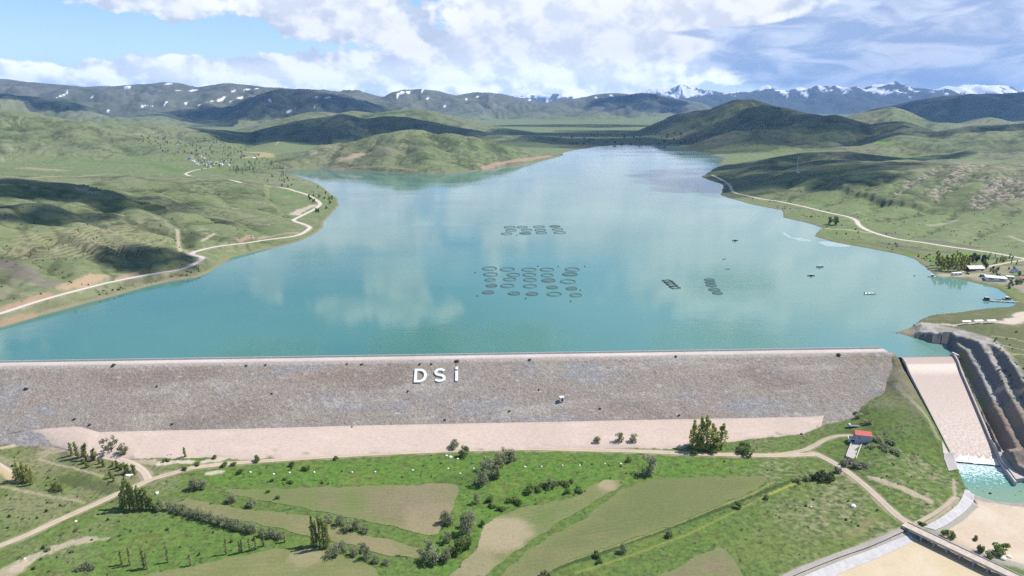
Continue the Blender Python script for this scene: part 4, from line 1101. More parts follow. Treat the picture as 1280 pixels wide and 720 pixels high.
def build_haze():
    x0, x1, y0, y1, z0, z1 = -26000, 26000, -300, 30500, -60, 1350
    V = [(x, y, z) for x in (x0, x1) for y in (y0, y1) for z in (z0, z1)]
    Fc = [(0,1,3,2),(4,6,7,5),(0,4,5,1),(2,3,7,6),(0,2,6,4),(1,5,7,3)]
    m = bpy.data.materials.new('haze_air'); m.use_nodes = True
    nt = m.node_tree; nt.nodes.remove(nt.nodes['Principled BSDF'])
    pv = nt.nodes.new('ShaderNodeVolumePrincipled')
    pv.inputs['Color'].default_value = (.27, .53, 1.0, 1)
    pv.inputs['Density'].default_value = 3.1e-5
    pv.inputs['Anisotropy'].default_value = .15
    nt.links.new(pv.outputs[0], nt.nodes['Material Output'].inputs['Volume'])
    o = mesh_obj('haze', V, Fc, m)
    o['kind'] = 'stuff'
build_haze()
# ------------------------------------------------------------------ solid-shape helper
class MB:
    """collects boxes, tubes and strips; build() links them as one mesh object"""
    def __init__(s): s.v, s.f = [], []
    def add(s, V, Fc):
        o = len(s.v); s.v += [tuple(map(float, q)) for q in V]; s.f += [tuple(i + o for i in f) for f in Fc]; return s
    def box(s, c, d, rz=0.0):
        ca, sa = math.cos(rz), math.sin(rz); V = []
        for dz in (-.5, .5):
            for dx, dy in ((-.5,-.5),(.5,-.5),(.5,.5),(-.5,.5)):
                x, y = dx * d[0], dy * d[1]
                V.append((c[0] + x * ca - y * sa, c[1] + x * sa + y * ca, c[2] + dz * d[2]))
        return s.add(V, [(3,2,1,0),(4,5,6,7),(0,1,5,4),(1,2,6,5),(2,3,7,6),(3,0,4,7)])
    def tube(s, pts, rad, n=6, closed=False):
        pts = [np.asarray(p, float) for p in pts]; k = len(pts)
        rads = rad if hasattr(rad, '__len__') else [rad] * k
        V = []
        for i, p in enumerate(pts):
            a = pts[(i - 1) % k] if (closed or i) else p; b = pts[(i + 1) % k] if (closed or i < k - 1) else p
            t = b - a; t /= np.linalg.norm(t) + 1e-9
            up = np.array([0, 0, 1.0]) if abs(t[2]) < .9 else np.array([1.0, 0, 0])
            e1 = np.cross(t, up); e1 /= np.linalg.norm(e1); e2 = np.cross(e1, t)
            for q in range(n):
                w = 2 * math.pi * q / n
                V.append(p + rads[i] * (math.cos(w) * e1 + math.sin(w) * e2))
        Fc = []
        for i in range(k if closed else k - 1):
            j = (i + 1) % k
            for q in range(n):
                r_ = (q + 1) % n
                Fc.append((i * n + q, i * n + r_, j * n + r_, j * n + q))
        if not closed:
            Fc.append(tuple(range(n - 1, -1, -1))); Fc.append(tuple((k - 1) * n + q for q in range(n)))
        return s.add(V, Fc)
    def prism(s, outline, z0, z1):
        n = len(outline)
        V = [(x, y, z0) for x, y in outline] + [(x, y, z1) for x, y in outline]
        Fc = [tuple(range(n - 1, -1, -1)), tuple(range(n, 2 * n))] + [(i, (i + 1) % n, n + (i + 1) % n, n + i) for i in range(n)]
        return s.add(V, Fc)
    def strip(s, rows):
        """rows of equal length -> quads"""
        n = len(rows[0]); V = [p for r_ in rows for p in r_]
        return s.add(V, [(i * n + j, i * n + j + 1, (i + 1) * n + j + 1, (i + 1) * n + j) for i in range(len(rows) - 1) for j in range(n - 1)])
    def build(s, name, mat, parent=None, smooth=False, bevel=0):
        me = bpy.data.meshes.new(name); me.from_pydata(s.v, [], s.f); me.materials.append(mat)
        bm = bmesh.new(); bm.from_mesh(me); bmesh.ops.recalc_face_normals(bm, faces=bm.faces)
        if bevel: bmesh.ops.bevel(bm, geom=list(bm.edges), offset=bevel, segments=1, affect='EDGES', profile=.5)
        bm.to_mesh(me); bm.free()
        if smooth: me.shade_smooth()
        o = bpy.data.objects.new(name, me); LINK(o)
        if parent: o.parent = parent
        return o
def copy_tree(o, parent=None):
    c = o.copy(); LINK(c); c.parent = parent
    for ch in o.children: copy_tree(ch, c)
    return c
ORD = ['first','second','third','fourth','fifth','sixth','seventh','eighth','ninth','tenth','eleventh','twelfth','thirteenth','fourteenth','fifteenth','sixteenth','seventeenth','eighteenth','nineteenth','twentieth']
def nth(i):
    if i < 20: return ORD[i]
    t, u = divmod(i + 1, 10)
    tens = ['', '', 'twenty', 'thirty', 'forty', 'fifty', 'sixty', 'seventy', 'eighty', 'ninety'][t] if t < 10 else 'hundred'
    return (tens[:-1] + 'ieth') if u == 0 and t < 10 else tens + '-' + ORD[u - 1] if u else tens
M = {
 'concrete': flat_mat('concrete', (.42,.38,.355), .85, .08, .6, bump=.2),
 'concrete_dark': flat_mat('shaded_concrete', (.30,.28,.26), .88, .12, .8, bump=.2),
 'lining': flat_mat('canal_concrete', (.44,.42,.415), .88, .07, .35, bump=.2),
 'white': flat_mat('white_paint', (.72,.71,.69), .6, .03, .8),
 'grey_wall': flat_mat('grey_blue_plaster', (.34,.35,.42), .85, .05, .7),
 'pink_wall': flat_mat('pale_pink_plaster', (.62,.53,.50), .85, .05, .7),
 'red_roof': flat_mat('red_sheet_roof', (.50,.085,.07), .55, .12, 1.2),
 'pink_roof': flat_mat('faded_roof', (.58,.46,.46), .6, .06, .6),
 'dark': flat_mat('dark_opening', (.018,.018,.02), .6, .05, 1),
 'timber': flat_mat('dark_timber', (.075,.05,.038), .8, .15, .8),
 'black_float': flat_mat('black_plastic_pipe', (.035,.04,.04), .5, .1, .5),
 'grey_float': flat_mat('grey_plastic_pipe', (.16,.17,.165), .5, .1, .5),
 'net': flat_mat('netting', (.075,.15,.145), .9, .15, .6),
 'metal': flat_mat('galvanised_metal', (.42,.43,.44), .45, .06, .5, metal=.3),
 'blue': flat_mat('blue_sheet', (.03,.06,.32), .5, .08, .5),
 'rock': flat_mat('boulder_stone', (.30,.27,.24), .95, .15, .9, bump=.5),
 'darkrock': flat_mat('dark_boulder_stone', (.07,.062,.055), .95, .15, .9, bump=.5),
 'palerock': flat_mat('pale_boulder_stone', (.72,.69,.63), .95, .06, .9, bump=.4),
 'timber_deck': flat_mat('weathered_planks', (.33,.29,.25), .9, .12, .9),
}
# ------------------------------------------------------------------ spillway
def build_spillway():
    base = np.array([332.0, 470.0, -12.0])
    root = empty('spillway', base, 'wide sloping concrete spillway chute with low walls beside the dam end', 'spillway')
    def lr(t):
        return CH_L[0] + (CH_L[1] - CH_L[0]) * t, CH_R[0] + (CH_R[1] - CH_R[0]) * t
    ts = np.linspace(-.10, 1.0, 90)
    def tz(t): return float(chute_z(max(t, 0)))
    # floor slab under the water
    mb = MB(); rows = []
    for t in ts:
        l, r_ = lr(t); rows.append([(*(l + (r_ - l) * q - base[:2]), tz(t) - .8 - base[2]) for q in (-.012, .5, 1.012)])
    mb.strip(rows); mb.build('chute_floor', M['concrete_dark'], root, True)
    # walls: full solids of constant thickness that stand above the water
    def wall(name, side, t0, t1, out, top, mat, drop=2.6):
        mb = MB(); rows = []
        for t in np.linspace(t0, t1, 60):
            l, r_ = lr(t); q = (l if side < 0 else r_); ax = (r_ - l) / np.linalg.norm(r_ - l) * side
            zt = tz(min(t, 1.0)) + top; i0 = q + ax * .05; o0 = q + ax * (.05 + out)
            rows.append([(*(i0 - base[:2]), zt - drop - base[2]), (*(i0 - base[:2]), zt - base[2]), (*(o0 - base[:2]), zt - base[2]), (*(o0 - base[:2]), zt - drop - base[2])])
        mb.strip(rows)
        n = len(rows)
        mb.f.append((0, 1, 2, 3)); mb.f.append(tuple(4 * (n - 1) + i for i in (3, 2, 1, 0)))
        return mb.build(name, mat, root)
    wall('side_wall', -1, .04, .99, .9, 2.0, M['concrete'])
    wall('side_wall', 1, .0, 1.23, 1.0, 2.3, M['concrete'], 5.5)
    # gravelled strip behind the right wall widening toward the foot, and the wing slab on the left
    def slab(name, px, zs, mat):
        mb = MB(); pts = [W(a, b, z) for (a, b), z in zip(px, zs)]
        top = [tuple(p - base) for p in pts]; bot = [(p[0], p[1], p[2] - 3) for p in top]
        n = len(top); mb.add(top + bot, [tuple(range(n))] + [tuple(range(2 * n - 1, n - 1, -1))] + [(i, n + i, n + (i + 1) % n, (i + 1) % n) for i in range(n)])
        return mb.build(name, mat, root)
    o = poly_sheet('wing_slab', np.array([W(*q)[:2] for q in [(1177,553,-26),(1184,562,-27),(1203,587.5,-29.6),(1186,588,-29.6),(1180,574,-28)]]), attr_mat('slab_concrete', .9, .08, .5, .2, .1, 1.0), lambda x, y, s: np.zeros((len(x), 3)) + v3(.42,.38,.355), .8, .35)
    o.parent = root; o.location = Vector((-base).tolist())
    slab('wall_apron', [(1235,545),(1241,552),(1256,566),(1277,590),(1284,597),(1270,598.5),(1254,577)], [-23.2,-23.6,-26,-28.2,-28.8,-28.8,-27.4], M['concrete'])
    # crest sill
    mb = MB(); l, r_ = lr(.0)
    ang = math.atan2(*(r_ - l)[::-1])
    mb.box(((l + r_)[0] / 2 - base[0], (l + r_)[1] / 2 - base[1], -.55 - base[2]), (np.linalg.norm(r_ - l), .8, 1.1), ang)
    mb.build('crest_sill', flat_mat('rusty_sill', (.42,.23,.17), .8, .12, .6), root)
    # the pier at the right end of the sill
    mb = MB(); mb.box((r_[0] + 1.6 - base[0], r_[1] + .5 - base[1], .2 - base[2]), (2.2, 7, 4.4), .05); mb.build('abutment_pier', M['concrete'], root, bevel=.1)
    # flowing water
    m, nt, b = new_mat('spillway_water'); g = G(nt)
    tc = g.n('ShaderNodeTexCoord'); sep = g.n('ShaderNodeSeparateXYZ'); g.lk(tc.outputs['Object'], sep.inputs[0])
    n1 = g.noise(g.comb(g.m('MULTIPLY', sep.outputs[0], .30), g.m('MULTIPLY', sep.outputs[1], .42)), 1, 5, .6, 1.1)
    n2 = g.noise(tc.outputs['Object'], .9, 4, .7)
    down = g.ss(sep.outputs[1], 0, -42)
    ridge = g.m('ABSOLUTE', g.m('SUBTRACT', n1, .5))
    rip = g.m('MULTIPLY', g.ss(ridge, .045, .0), g.m('ADD', .04, g.m('MULTIPLY', down, .7)))
    col = g.mix(g.ss(n2, .3, .7), (.37, .287, .24, 1), (.415, .328, .277, 1))
    col = g.mix(rip, col, (.52, .44, .39, 1))
    a = g.n('ShaderNodeAttribute', attribute_name='foam')
    col = g.mix(a.outputs['Fac'], col, (.62, .64, .63, 1))
    g.lk(col, b.inputs['Base Color']); b.inputs['Roughness'].default_value = .45; b.inputs['IOR'].default_value = 1.33
    bp = g.n('ShaderNodeBump'); bp.inputs['Strength'].default_value = .25; bp.inputs['Distance'].default_value = .3
    g.lk(g.m('ADD', n1, g.m('MULTIPLY', n2, .5)), bp.inputs['Height']); g.lk(bp.outputs[0], b.inputs['Normal'])
    ts = np.linspace(-.02, 1.03, 150); qs = np.linspace(0, 1, 60); V = []; fo = []
    for t in ts:
        l, r_ = lr(t)
        for q in qs:
            p = l + (r_ - l) * q; w = float(np.clip((t - .25) / .6, 0, 1))
            zz = (tz(min(t, 1)) + .35 if t > 0 else -.02) + w * .09 * float(pn(p[0] / 1.9, p[1] / 1.5, 801)) + (.4 * float(pn(p[0] / 1.5, p[1] / 1.5, 802)) if t > .95 else 0)
            V.append((*p, min(zz, -.02) if t < .06 else zz)); 
            fo.append(np.clip((t - .962 + .035 * float(pn(p[0] / 3, p[1] / 3, 803))) / .02, 0, 1))
    fo = np.array(fo)[:, None] * np.ones((1, 3))
    V = np.array(V) - base
    o = mesh_obj('spillway_water', V, grid_faces(len(ts), len(qs)), m, smooth=True, attr={'foam': fo}); o.location = Vector(base.tolist()); structure(o)
    # plunge pool
    m, nt, b = new_mat('pool_water'); g = G(nt)
    tc = g.n('ShaderNodeTexCoord'); sep = g.n('ShaderNodeSeparateXYZ'); g.lk(tc.outputs['Object'], sep.inputs[0])
    n2 = g.noise(tc.outputs['Object'], .55, 5, .7, .5)
    fade = g.ss(sep.outputs[1], -36, -6)
    foam = g.ss(g.m('ADD', n2, g.m('MULTIPLY', fade, .22)), .61, .72)
    col = g.mix(g.ss(sep.outputs[1], -38, -14), (.17, .27, .20, 1), (.075, .25, .235, 1))
    col = g.mix(foam, col, (.52, .60, .58, 1))
    g.lk(col, b.inputs['Base Color']); b.inputs['Roughness'].default_value = .18; b.inputs['IOR'].default_value = 1.33
    bp = g.n('ShaderNodeBump'); bp.inputs['Strength'].default_value = .5; bp.inputs['Distance'].default_value = .35
    g.lk(n2, bp.inputs['Height']); g.lk(bp.outputs[0], b.inputs['Normal'])
    top = (CH_L[1] + CH_R[1]) / 2
    pts = [(p[0] * 1.0, p[1]) for p in BASIN]
    cx = np.mean(pts, axis=0)
    pts = [tuple(cx + (np.array(p) - cx) * 1.10) for p in pts]
    vv = [(p[0] - top[0], p[1] - top[1], 0) for p in pts]
    mb = MB(); mb.add(vv, [tuple(range(len(vv)))])
    o = mb.build('plunge_pool_water', m); o.location = (float(top[0]), float(top[1]), -31.75); structure(o)
build_spillway()

# ------------------------------------------------------------------ river: concrete banks and sandy bed
def bank_strip(px_out, px_in, z_out, z_in, label, name='canal_lining', width=None):
    A = smooth_line(np.array([W(*p, z_out) for p in px_out]), 2.0); B = smooth_line(np.array([W(*p, z_in) for p in px_in]), 2.0)
    n = 60
    rs = lambda Q: np.stack([np.interp(np.linspace(0, 1, n), np.linspace(0, 1, len(Q)), Q[:, i]) for i in range(3)], 1)
    A, B = rs(A), rs(B); base = A[n // 2].copy()
    k = 9; V = []
    for i in range(n):
        for j in range(k):
            q = j / (k - 1); p = A[i] * (1 - q) + B[i] * q
            V.append((p[0], p[1], 0))
    V = np.array(V); lin = np.array([A[i][2] * (1 - j / (k - 1)) + B[i][2] * j / (k - 1) for i in range(n) for j in range(k)])
    V[:, 2] = height(V[:, 0], V[:, 1]) + .22
    o = mesh_obj(name, V - base, grid_faces(n, k), M['lining'], smooth=True); o.location = Vector(base.tolist())
    tag(o, label, 'canal bank'); return o
bank_strip([(985,727),(1020,711),(1060,695),(1100,680),(1132,668),(1139,667)], [(1022,735),(1052,716),(1090,700),(1120,687),(1140,677),(1143,674)], -32.2, -34.0, 'straight pale concrete bank left of the bridge sloping down to sand')
bank_strip([(1153,658),(1168,652),(1184,642),(1196,632),(1203,621),(1206,612)], [(1169,665),(1182,659),(1198,648),(1210,637),(1217,627),(1217,618)], -31.5, -32.9, 'curved pale concrete bank right of the track below the spillway')
M_SAND = attr_mat('river_sand', .95, .05, .5, .2, .1, 1.2)
def sandcol(a, b_):
    def f(x, y, s):
        t = sst(fbm(x, y, 22, 4, 811), -.3, .4)[:, None]; c = v3(*a) * (1 - t) + v3(*b_) * t
        w = sst(np.abs(fbm(x, y * 1.6, 16, 2, 812)), .035, .0)[:, None] * .22
        return c * (1 - w) + v3(.35,.28,.2) * w
    return f
structure(poly_sheet('river_sand', np.array(RIVER_UP), M_SAND, sandcol((.46,.37,.275), (.50,.42,.33)), 2.0, .12))
structure(poly_sheet('river_sand', np.array(RIVER_LO), M_SAND, sandcol((.46,.375,.245), (.49,.41,.29)), 2.0, .12))

# ------------------------------------------------------------------ bridge
def build_bridge():
    zt = -30.5
    A = W(1131, 655.5, zt); B = W(1282, 727, zt)
    d = (B - A)[:2]; L = np.linalg.norm(d); d /= L; nrm = np.array([-d[1], d[0]]); mid = (A + B) / 2
    rz = math.atan2(d[1], d[0])
    root = empty('road_bridge', (mid[0], mid[1], zt), 'narrow concrete bridge on a row of piers across the sandy river', 'bridge', rz=rz)
    w = 6.4
    mb = MB(); mb.box((0, 0, -.45), (L, w, .8)); mb.build('deck', M['concrete'], root, bevel=.05)
    mb = MB(); mb.box((0, 0, .06), (L + 1, w - 1.6, .12)); mb.build('roadway', flat_mat('dusty_roadway', (.46,.39,.31), .95, .1, .4), root)
    for s in (-1, 1):
        mb = MB(); mb.box((0, s * (w / 2 - .2), .28), (L, .35, .56)); mb.build('parapet', M['lining'], root, bevel=.04)
    n = 9
    for i in range(n):
        x = -L / 2 + L * (i + .6) / n
        if x > L / 2 - 2: continue
        mb = MB(); mb.box((x, 0, -3.3), (.9, w - .8, 5.0)); mb.box((x, 0, -1.15), (1.4, w + .2, .5)); mb.build('pier', M['concrete_dark'], root, bevel=.05)
    return root
build_bridge()

# ------------------------------------------------------------------ valve house and its outlet
def gable_house(name, c, dims, rz, label, cat, wall, roof, rise=1.6, over=.45, windows=(), doors=(), group=None):
    L, D, H = dims
    root = empty(name, c, label, cat, group, rz)
    mb = MB()
    out = [(-D/2, -1.2), (D/2, -1.2), (D/2, H), (0, H + rise), (-D/2, H)]
    n = 5; V = [(-L/2, y, z) for y, z in out] + [(L/2, y, z) for y, z in out]
    mb.add(V, [(0,1,2,3,4), (9,8,7,6,5)] + [(i, (i+1) % 5, 5 + (i+1) % 5, 5 + i) for i in (0, 1, 4)] + [(2,3,8,7), (3,4,9,8)])
    mb.build('wall', wall, root)
    mb = MB(); sl = rise / (D / 2); t = .22
    for s in (-1, 1):
        y0, z0 = 0, H + rise + .06; y1, z1 = s * (D/2 + over), H - sl * over + .06
        a = [(-L/2 - over, y0, z0), (L/2 + over, y0, z0), (L/2 + over, y1, z1), (-L/2 - over, y1, z1)]
        mb.add(a + [(x, y, z + t) for x, y, z in a], [(3,2,1,0),(4,5,6,7),(0,1,5,4),(1,2,6,5),(2,3,7,6),(3,0,4,7)])
    mb.build('roof', roof, root)
    for (face, u, z, w, h) in windows:
        f = MB(); g_ = MB()
        if face in 'fb':
            y = (-D/2 - .03) * (1 if face == 'f' else -1)
            f.box((u, y, z), (w + .3, .12, h + .3)); g_.box((u, y * 1.015, z), (w, .12, h))
        else:
            x = (L/2 + .03) * (1 if face == 'r' else -1)
            f.box((x, u, z), (.12, w + .3, h + .3)); g_.box((x * 1.012, u, z), (.12, w, h))
        fo = f.build('window', M['white'], root); g_.build('pane', M['dark'], fo)
    for (face, u, w, h) in doors:
        f = MB()
        if face in 'fb': f.box((u, (-D/2 - .05) * (1 if face == 'f' else -1), h / 2), (w, .12, h))
        else: f.box(((L/2 + .05) * (1 if face == 'r' else -1), u, h / 2), (.12, w, h))
        f.build('door', M['timber'], root)
    return root
def ground_at(px, py):
    p = hits([(px, py)])[0]; p[2] = h1(p[0], p[1]); return p
def build_valve_house():
    p = ground_at(1077, 551)
    r_ = gable_house('valve_house', p, (9.5, 7.0, 5.6), -.28, 'grey valve house with a red roof on the green slope below the dam', 'house', M['grey_wall'], M['red_roof'], 1.3,
        windows=[('l', -1.2, 4.2, 1.6, 1.0), ('l', 1.4, 4.2, 1.2, 1.0), ('f', -2.4, 3.6, 1.3, 1.1)], doors=[('l', .2, 1.6, 2.3)])
    mb = MB(); mb.box((-6.6, -1.0, .6), (4.0, 4.4, 2.2)); mb.box((-6.6, -1.0, 1.8), (4.4, 4.8, .25)); mb.build('porch', M['pink_wall'], r_)
    mb = MB(); mb.box((-6.2, -3.25, .5), (2.4, .12, 2.0)); mb.build('outlet_opening', M['dark'], r_)
    # concrete outlet channel
    A = W(1071.5, 552, -27.6); B = W(1063.5, 574, -30.6)
    d = (B - A); L = np.linalg.norm(d[:2]); rz = math.atan2(d[1], d[0])
    za, zb = h1(A[0], A[1]), h1(B[0], B[1])
    root = empty('outlet_channel', ((A+B)[0]/2, (A+B)[1]/2, (za+zb)/2), 'pale concrete outlet channel running down from the red-roofed house', 'channel', rz=rz)
    sl = (zb - za) / L
    def slopebox(y0, y1, z0, z1, name, mat):
        V = []
        for x in (-L/2, L/2):
            for y, z in ((y0, z0), (y1, z0), (y1, z1), (y0, z1)): V.append((x, y, z + sl * x))
        m_ = MB(); m_.add(V, [(0,1,2,3),(7,6,5,4),(0,4,5,1),(1,5,6,2),(2,6,7,3),(3,7,4,0)]); return m_.build(name, mat, root)
    slopebox(-2.6, 2.6, -.8, .45, 'channel_floor', M['concrete'])
    for s in (-1, 1): slopebox(s * 2.95 - .3, s * 2.95 + .3, -.8, 1.15, 'channel_wall', M['lining'])
build_valve_house()
def build_truck(p, rz, label):
    root = empty('flatbed_truck', p, label, 'truck', rz=rz)
    mb = MB(); mb.prism([(-1.1,-1),(1.1,-1),(1.1,1),(-1.1,1)], .7, 1.5); V = [(-1.0,-.95,1.5),(.7,-.95,1.5),(.7,.95,1.5),(-1.0,.95,1.5),(-.9,-.85,2.35),(.3,-.85,2.35),(.3,.85,2.35),(-.9,.85,2.35)]
    mb.add(V, [(4,5,6,7),(0,1,5,4),(1,2,6,5),(2,3,7,6),(3,0,4,7)]); c = mb.build('cab', M['white'], root); c.location = (2.6, 0, 0)
    mb = MB(); mb.box((-1.6, 0, 1.0), (6.0, 2.2, .25)); mb.box((-1.6, 1.05, 1.35), (6.0, .1, .5)); mb.box((-1.6, -1.05, 1.35), (6.0, .1, .5)); mb.build('flatbed', M['metal'], root)
    for x in (2.6, -1.6, -3.2):
        for y in (-1, 1):
            mb = MB(); mb.tube([(x, y - .15, .5), (x, y + .15, .5)], .5, 12); mb.build('wheel', M['dark'], root)
    mb = MB(); mb.box((3.45, 0, 1.75), (.4, 1.6, .5)); mb.build('windscreen', M['dark'], root)
build_truck(ground_at(1066, 534), 2.95, 'grey flatbed truck with a white cab parked behind the red-roofed house')

# ------------------------------------------------------------------ letters on the dam face
FU = np.array([AXD[0], AXD[1], 0.0]); FV = np.array([AXN[0] * 2, AXN[1] * 2, 1.0]) / math.sqrt(5); FN = np.cross(FU, FV)
def face_matrix(p, lift=0.0):
    q = p + FN * lift
    return Matrix(((FU[0], FV[0], FN[0], q[0]), (FU[1], FV[1], FN[1], q[1]), (FU[2], FV[2], FN[2], q[2]), (0, 0, 0, 1)))
def stroke(mb, pts, w, z0, z1, closed=False):
    pts = [np.array(p, float) for p in pts]; n = len(pts); A = []; B = []
    for i in range(n):
        a = pts[(i - 1) % n] if (closed or i > 0) else None; b = pts[(i + 1) % n] if (closed or i < n - 1) else None
        d1 = (pts[i] - a) / np.linalg.norm(pts[i] - a) if a is not None else None
        d2 = (b - pts[i]) / np.linalg.norm(b - pts[i]) if b is not None else None
        if d1 is None: d1 = d2
        if d2 is None: d2 = d1
        m_ = d1 + d2; m_ /= np.linalg.norm(m_); nr = np.array([-m_[1], m_[0]]); k = w / 2 / max(.5, float(nr @ np.array([-d1[1], d1[0]])))
        A.append(pts[i] + nr * k); B.append(pts[i] - nr * k)
    V = []
    for i in range(n): V += [(*A[i], z1), (*B[i], z1), (*B[i], z0), (*A[i], z0)]
    Fc = []
    for i in range(n if closed else n - 1):
        j = (i + 1) % n
        for q in range(4): Fc.append((i*4+q, i*4+(q+1)%4, j*4+(q+1)%4, j*4+q))
    if not closed: Fc += [(0,1,2,3), tuple((n-1)*4+q for q in (3,2,1,0))]
    mb.add(V, Fc)
def arc(cx, cy, rx, ry, a0, a1, n=12): return [(cx + rx * math.cos(R(a)), cy + ry * math.sin(R(a))) for a in np.linspace(a0, a1, n)]
def build_letters():
    w = 1.9; h = 13.2; g_ = 'white letters on the dam face'
    def put(name, px, py, strokes, label):
        mb = MB()
        for pts, cl in strokes: stroke(mb, pts, w, -1.2, .5, cl)
        o = mb.build(name, M['white'])
        o.matrix_world = face_matrix(dam_hit(px, py), .35); tag(o, label, 'letter', g_)
    put('letter_sign', 525.5, 470, [([(-3.6,-h/2+w/2),(-3.6,h/2-w/2)] + [(-.4,h/2-w/2)] + arc(-.2, 0, 4.0, h/2-w/2, 80, -80, 11) + [(-.4,-h/2+w/2)], True)], 'white letter D standing on the rockfill dam face')
    s_pts = arc(0, 3.0, 3.4, 2.75, 25, 180, 9) + arc(0, 3.0, 3.4, 2.9, 200, 262, 4) + arc(0, -3.0, 3.4, 2.9, 82, 20, 4) + arc(0, -3.0, 3.4, 2.75, 0, -155, 9)
    put('letter_sign', 550, 469.5, [(s_pts, False)], 'white letter S standing on the rockfill dam face')
    put('letter_sign', 570.8, 468.5, [([(0,-h/2),(0,3.4)], False), ([(0,5.0),(0,7.4)], False)], 'white dotted letter I standing on the rockfill dam face')
build_letters()
def build_hut():
    p = dam_hit(702, 501); p[2] += .3
    root = empty('instrument_hut', p, 'small white instrument hut alone on the rockfill face', 'hut', rz=.35)
    mb = MB(); mb.box((0, 0, 1.0), (2.8, 2.6, 3.4)); mb.build('wall', M['white'], root)
    mb = MB(); mb.box((0, 0, 2.85), (3.3, 3.1, .3)); mb.build('roof', M['white'], root, bevel=.04)
    mb = MB(); mb.box((0, -1.33, .9), (1.4, .1, 2.1)); mb.build('door', M['dark'], root)
build_hut()

# ------------------------------------------------------------------ fish cages
def ring(r_, z, n=40): return [(r_ * math.cos(2 * math.pi * i / n), r_ * math.sin(2 * math.pi * i / n), z) for i in range(n)]
def make_cage(dark):
    root = bpy.data.objects.new('fish_cage', None); LINK(root); root.empty_display_size = .5
    mb = MB(); mb.tube(ring(1, .02), .019, 6, True); mb.build('float_ring', M['black_float' if dark else 'grey_float'], root, True)
    mb = MB(); mb.tube(ring(.93, .02), .013, 6, True); mb.build('inner_ring', M['black_float'], root, True)
    mb = MB(); mb.tube(ring(.93, .13), .014, 5, True)
    for i in range(0, 40, 2):
        a = 2 * math.pi * i / 40; mb.tube([(.95 * math.cos(a), .95 * math.sin(a), .02), (.93 * math.cos(a), .93 * math.sin(a), .13)], .011, 4)
    mb.build('handrail', M['grey_float'], root)
    if dark:
        mb = MB(); V = [(0, 0, .0)] + ring(.92, .03); mb.add(V, [(0, i + 1, (i + 1) % 40 + 1) for i in range(40)]); mb.build('net_cover', M['net'], root, True)
    return root
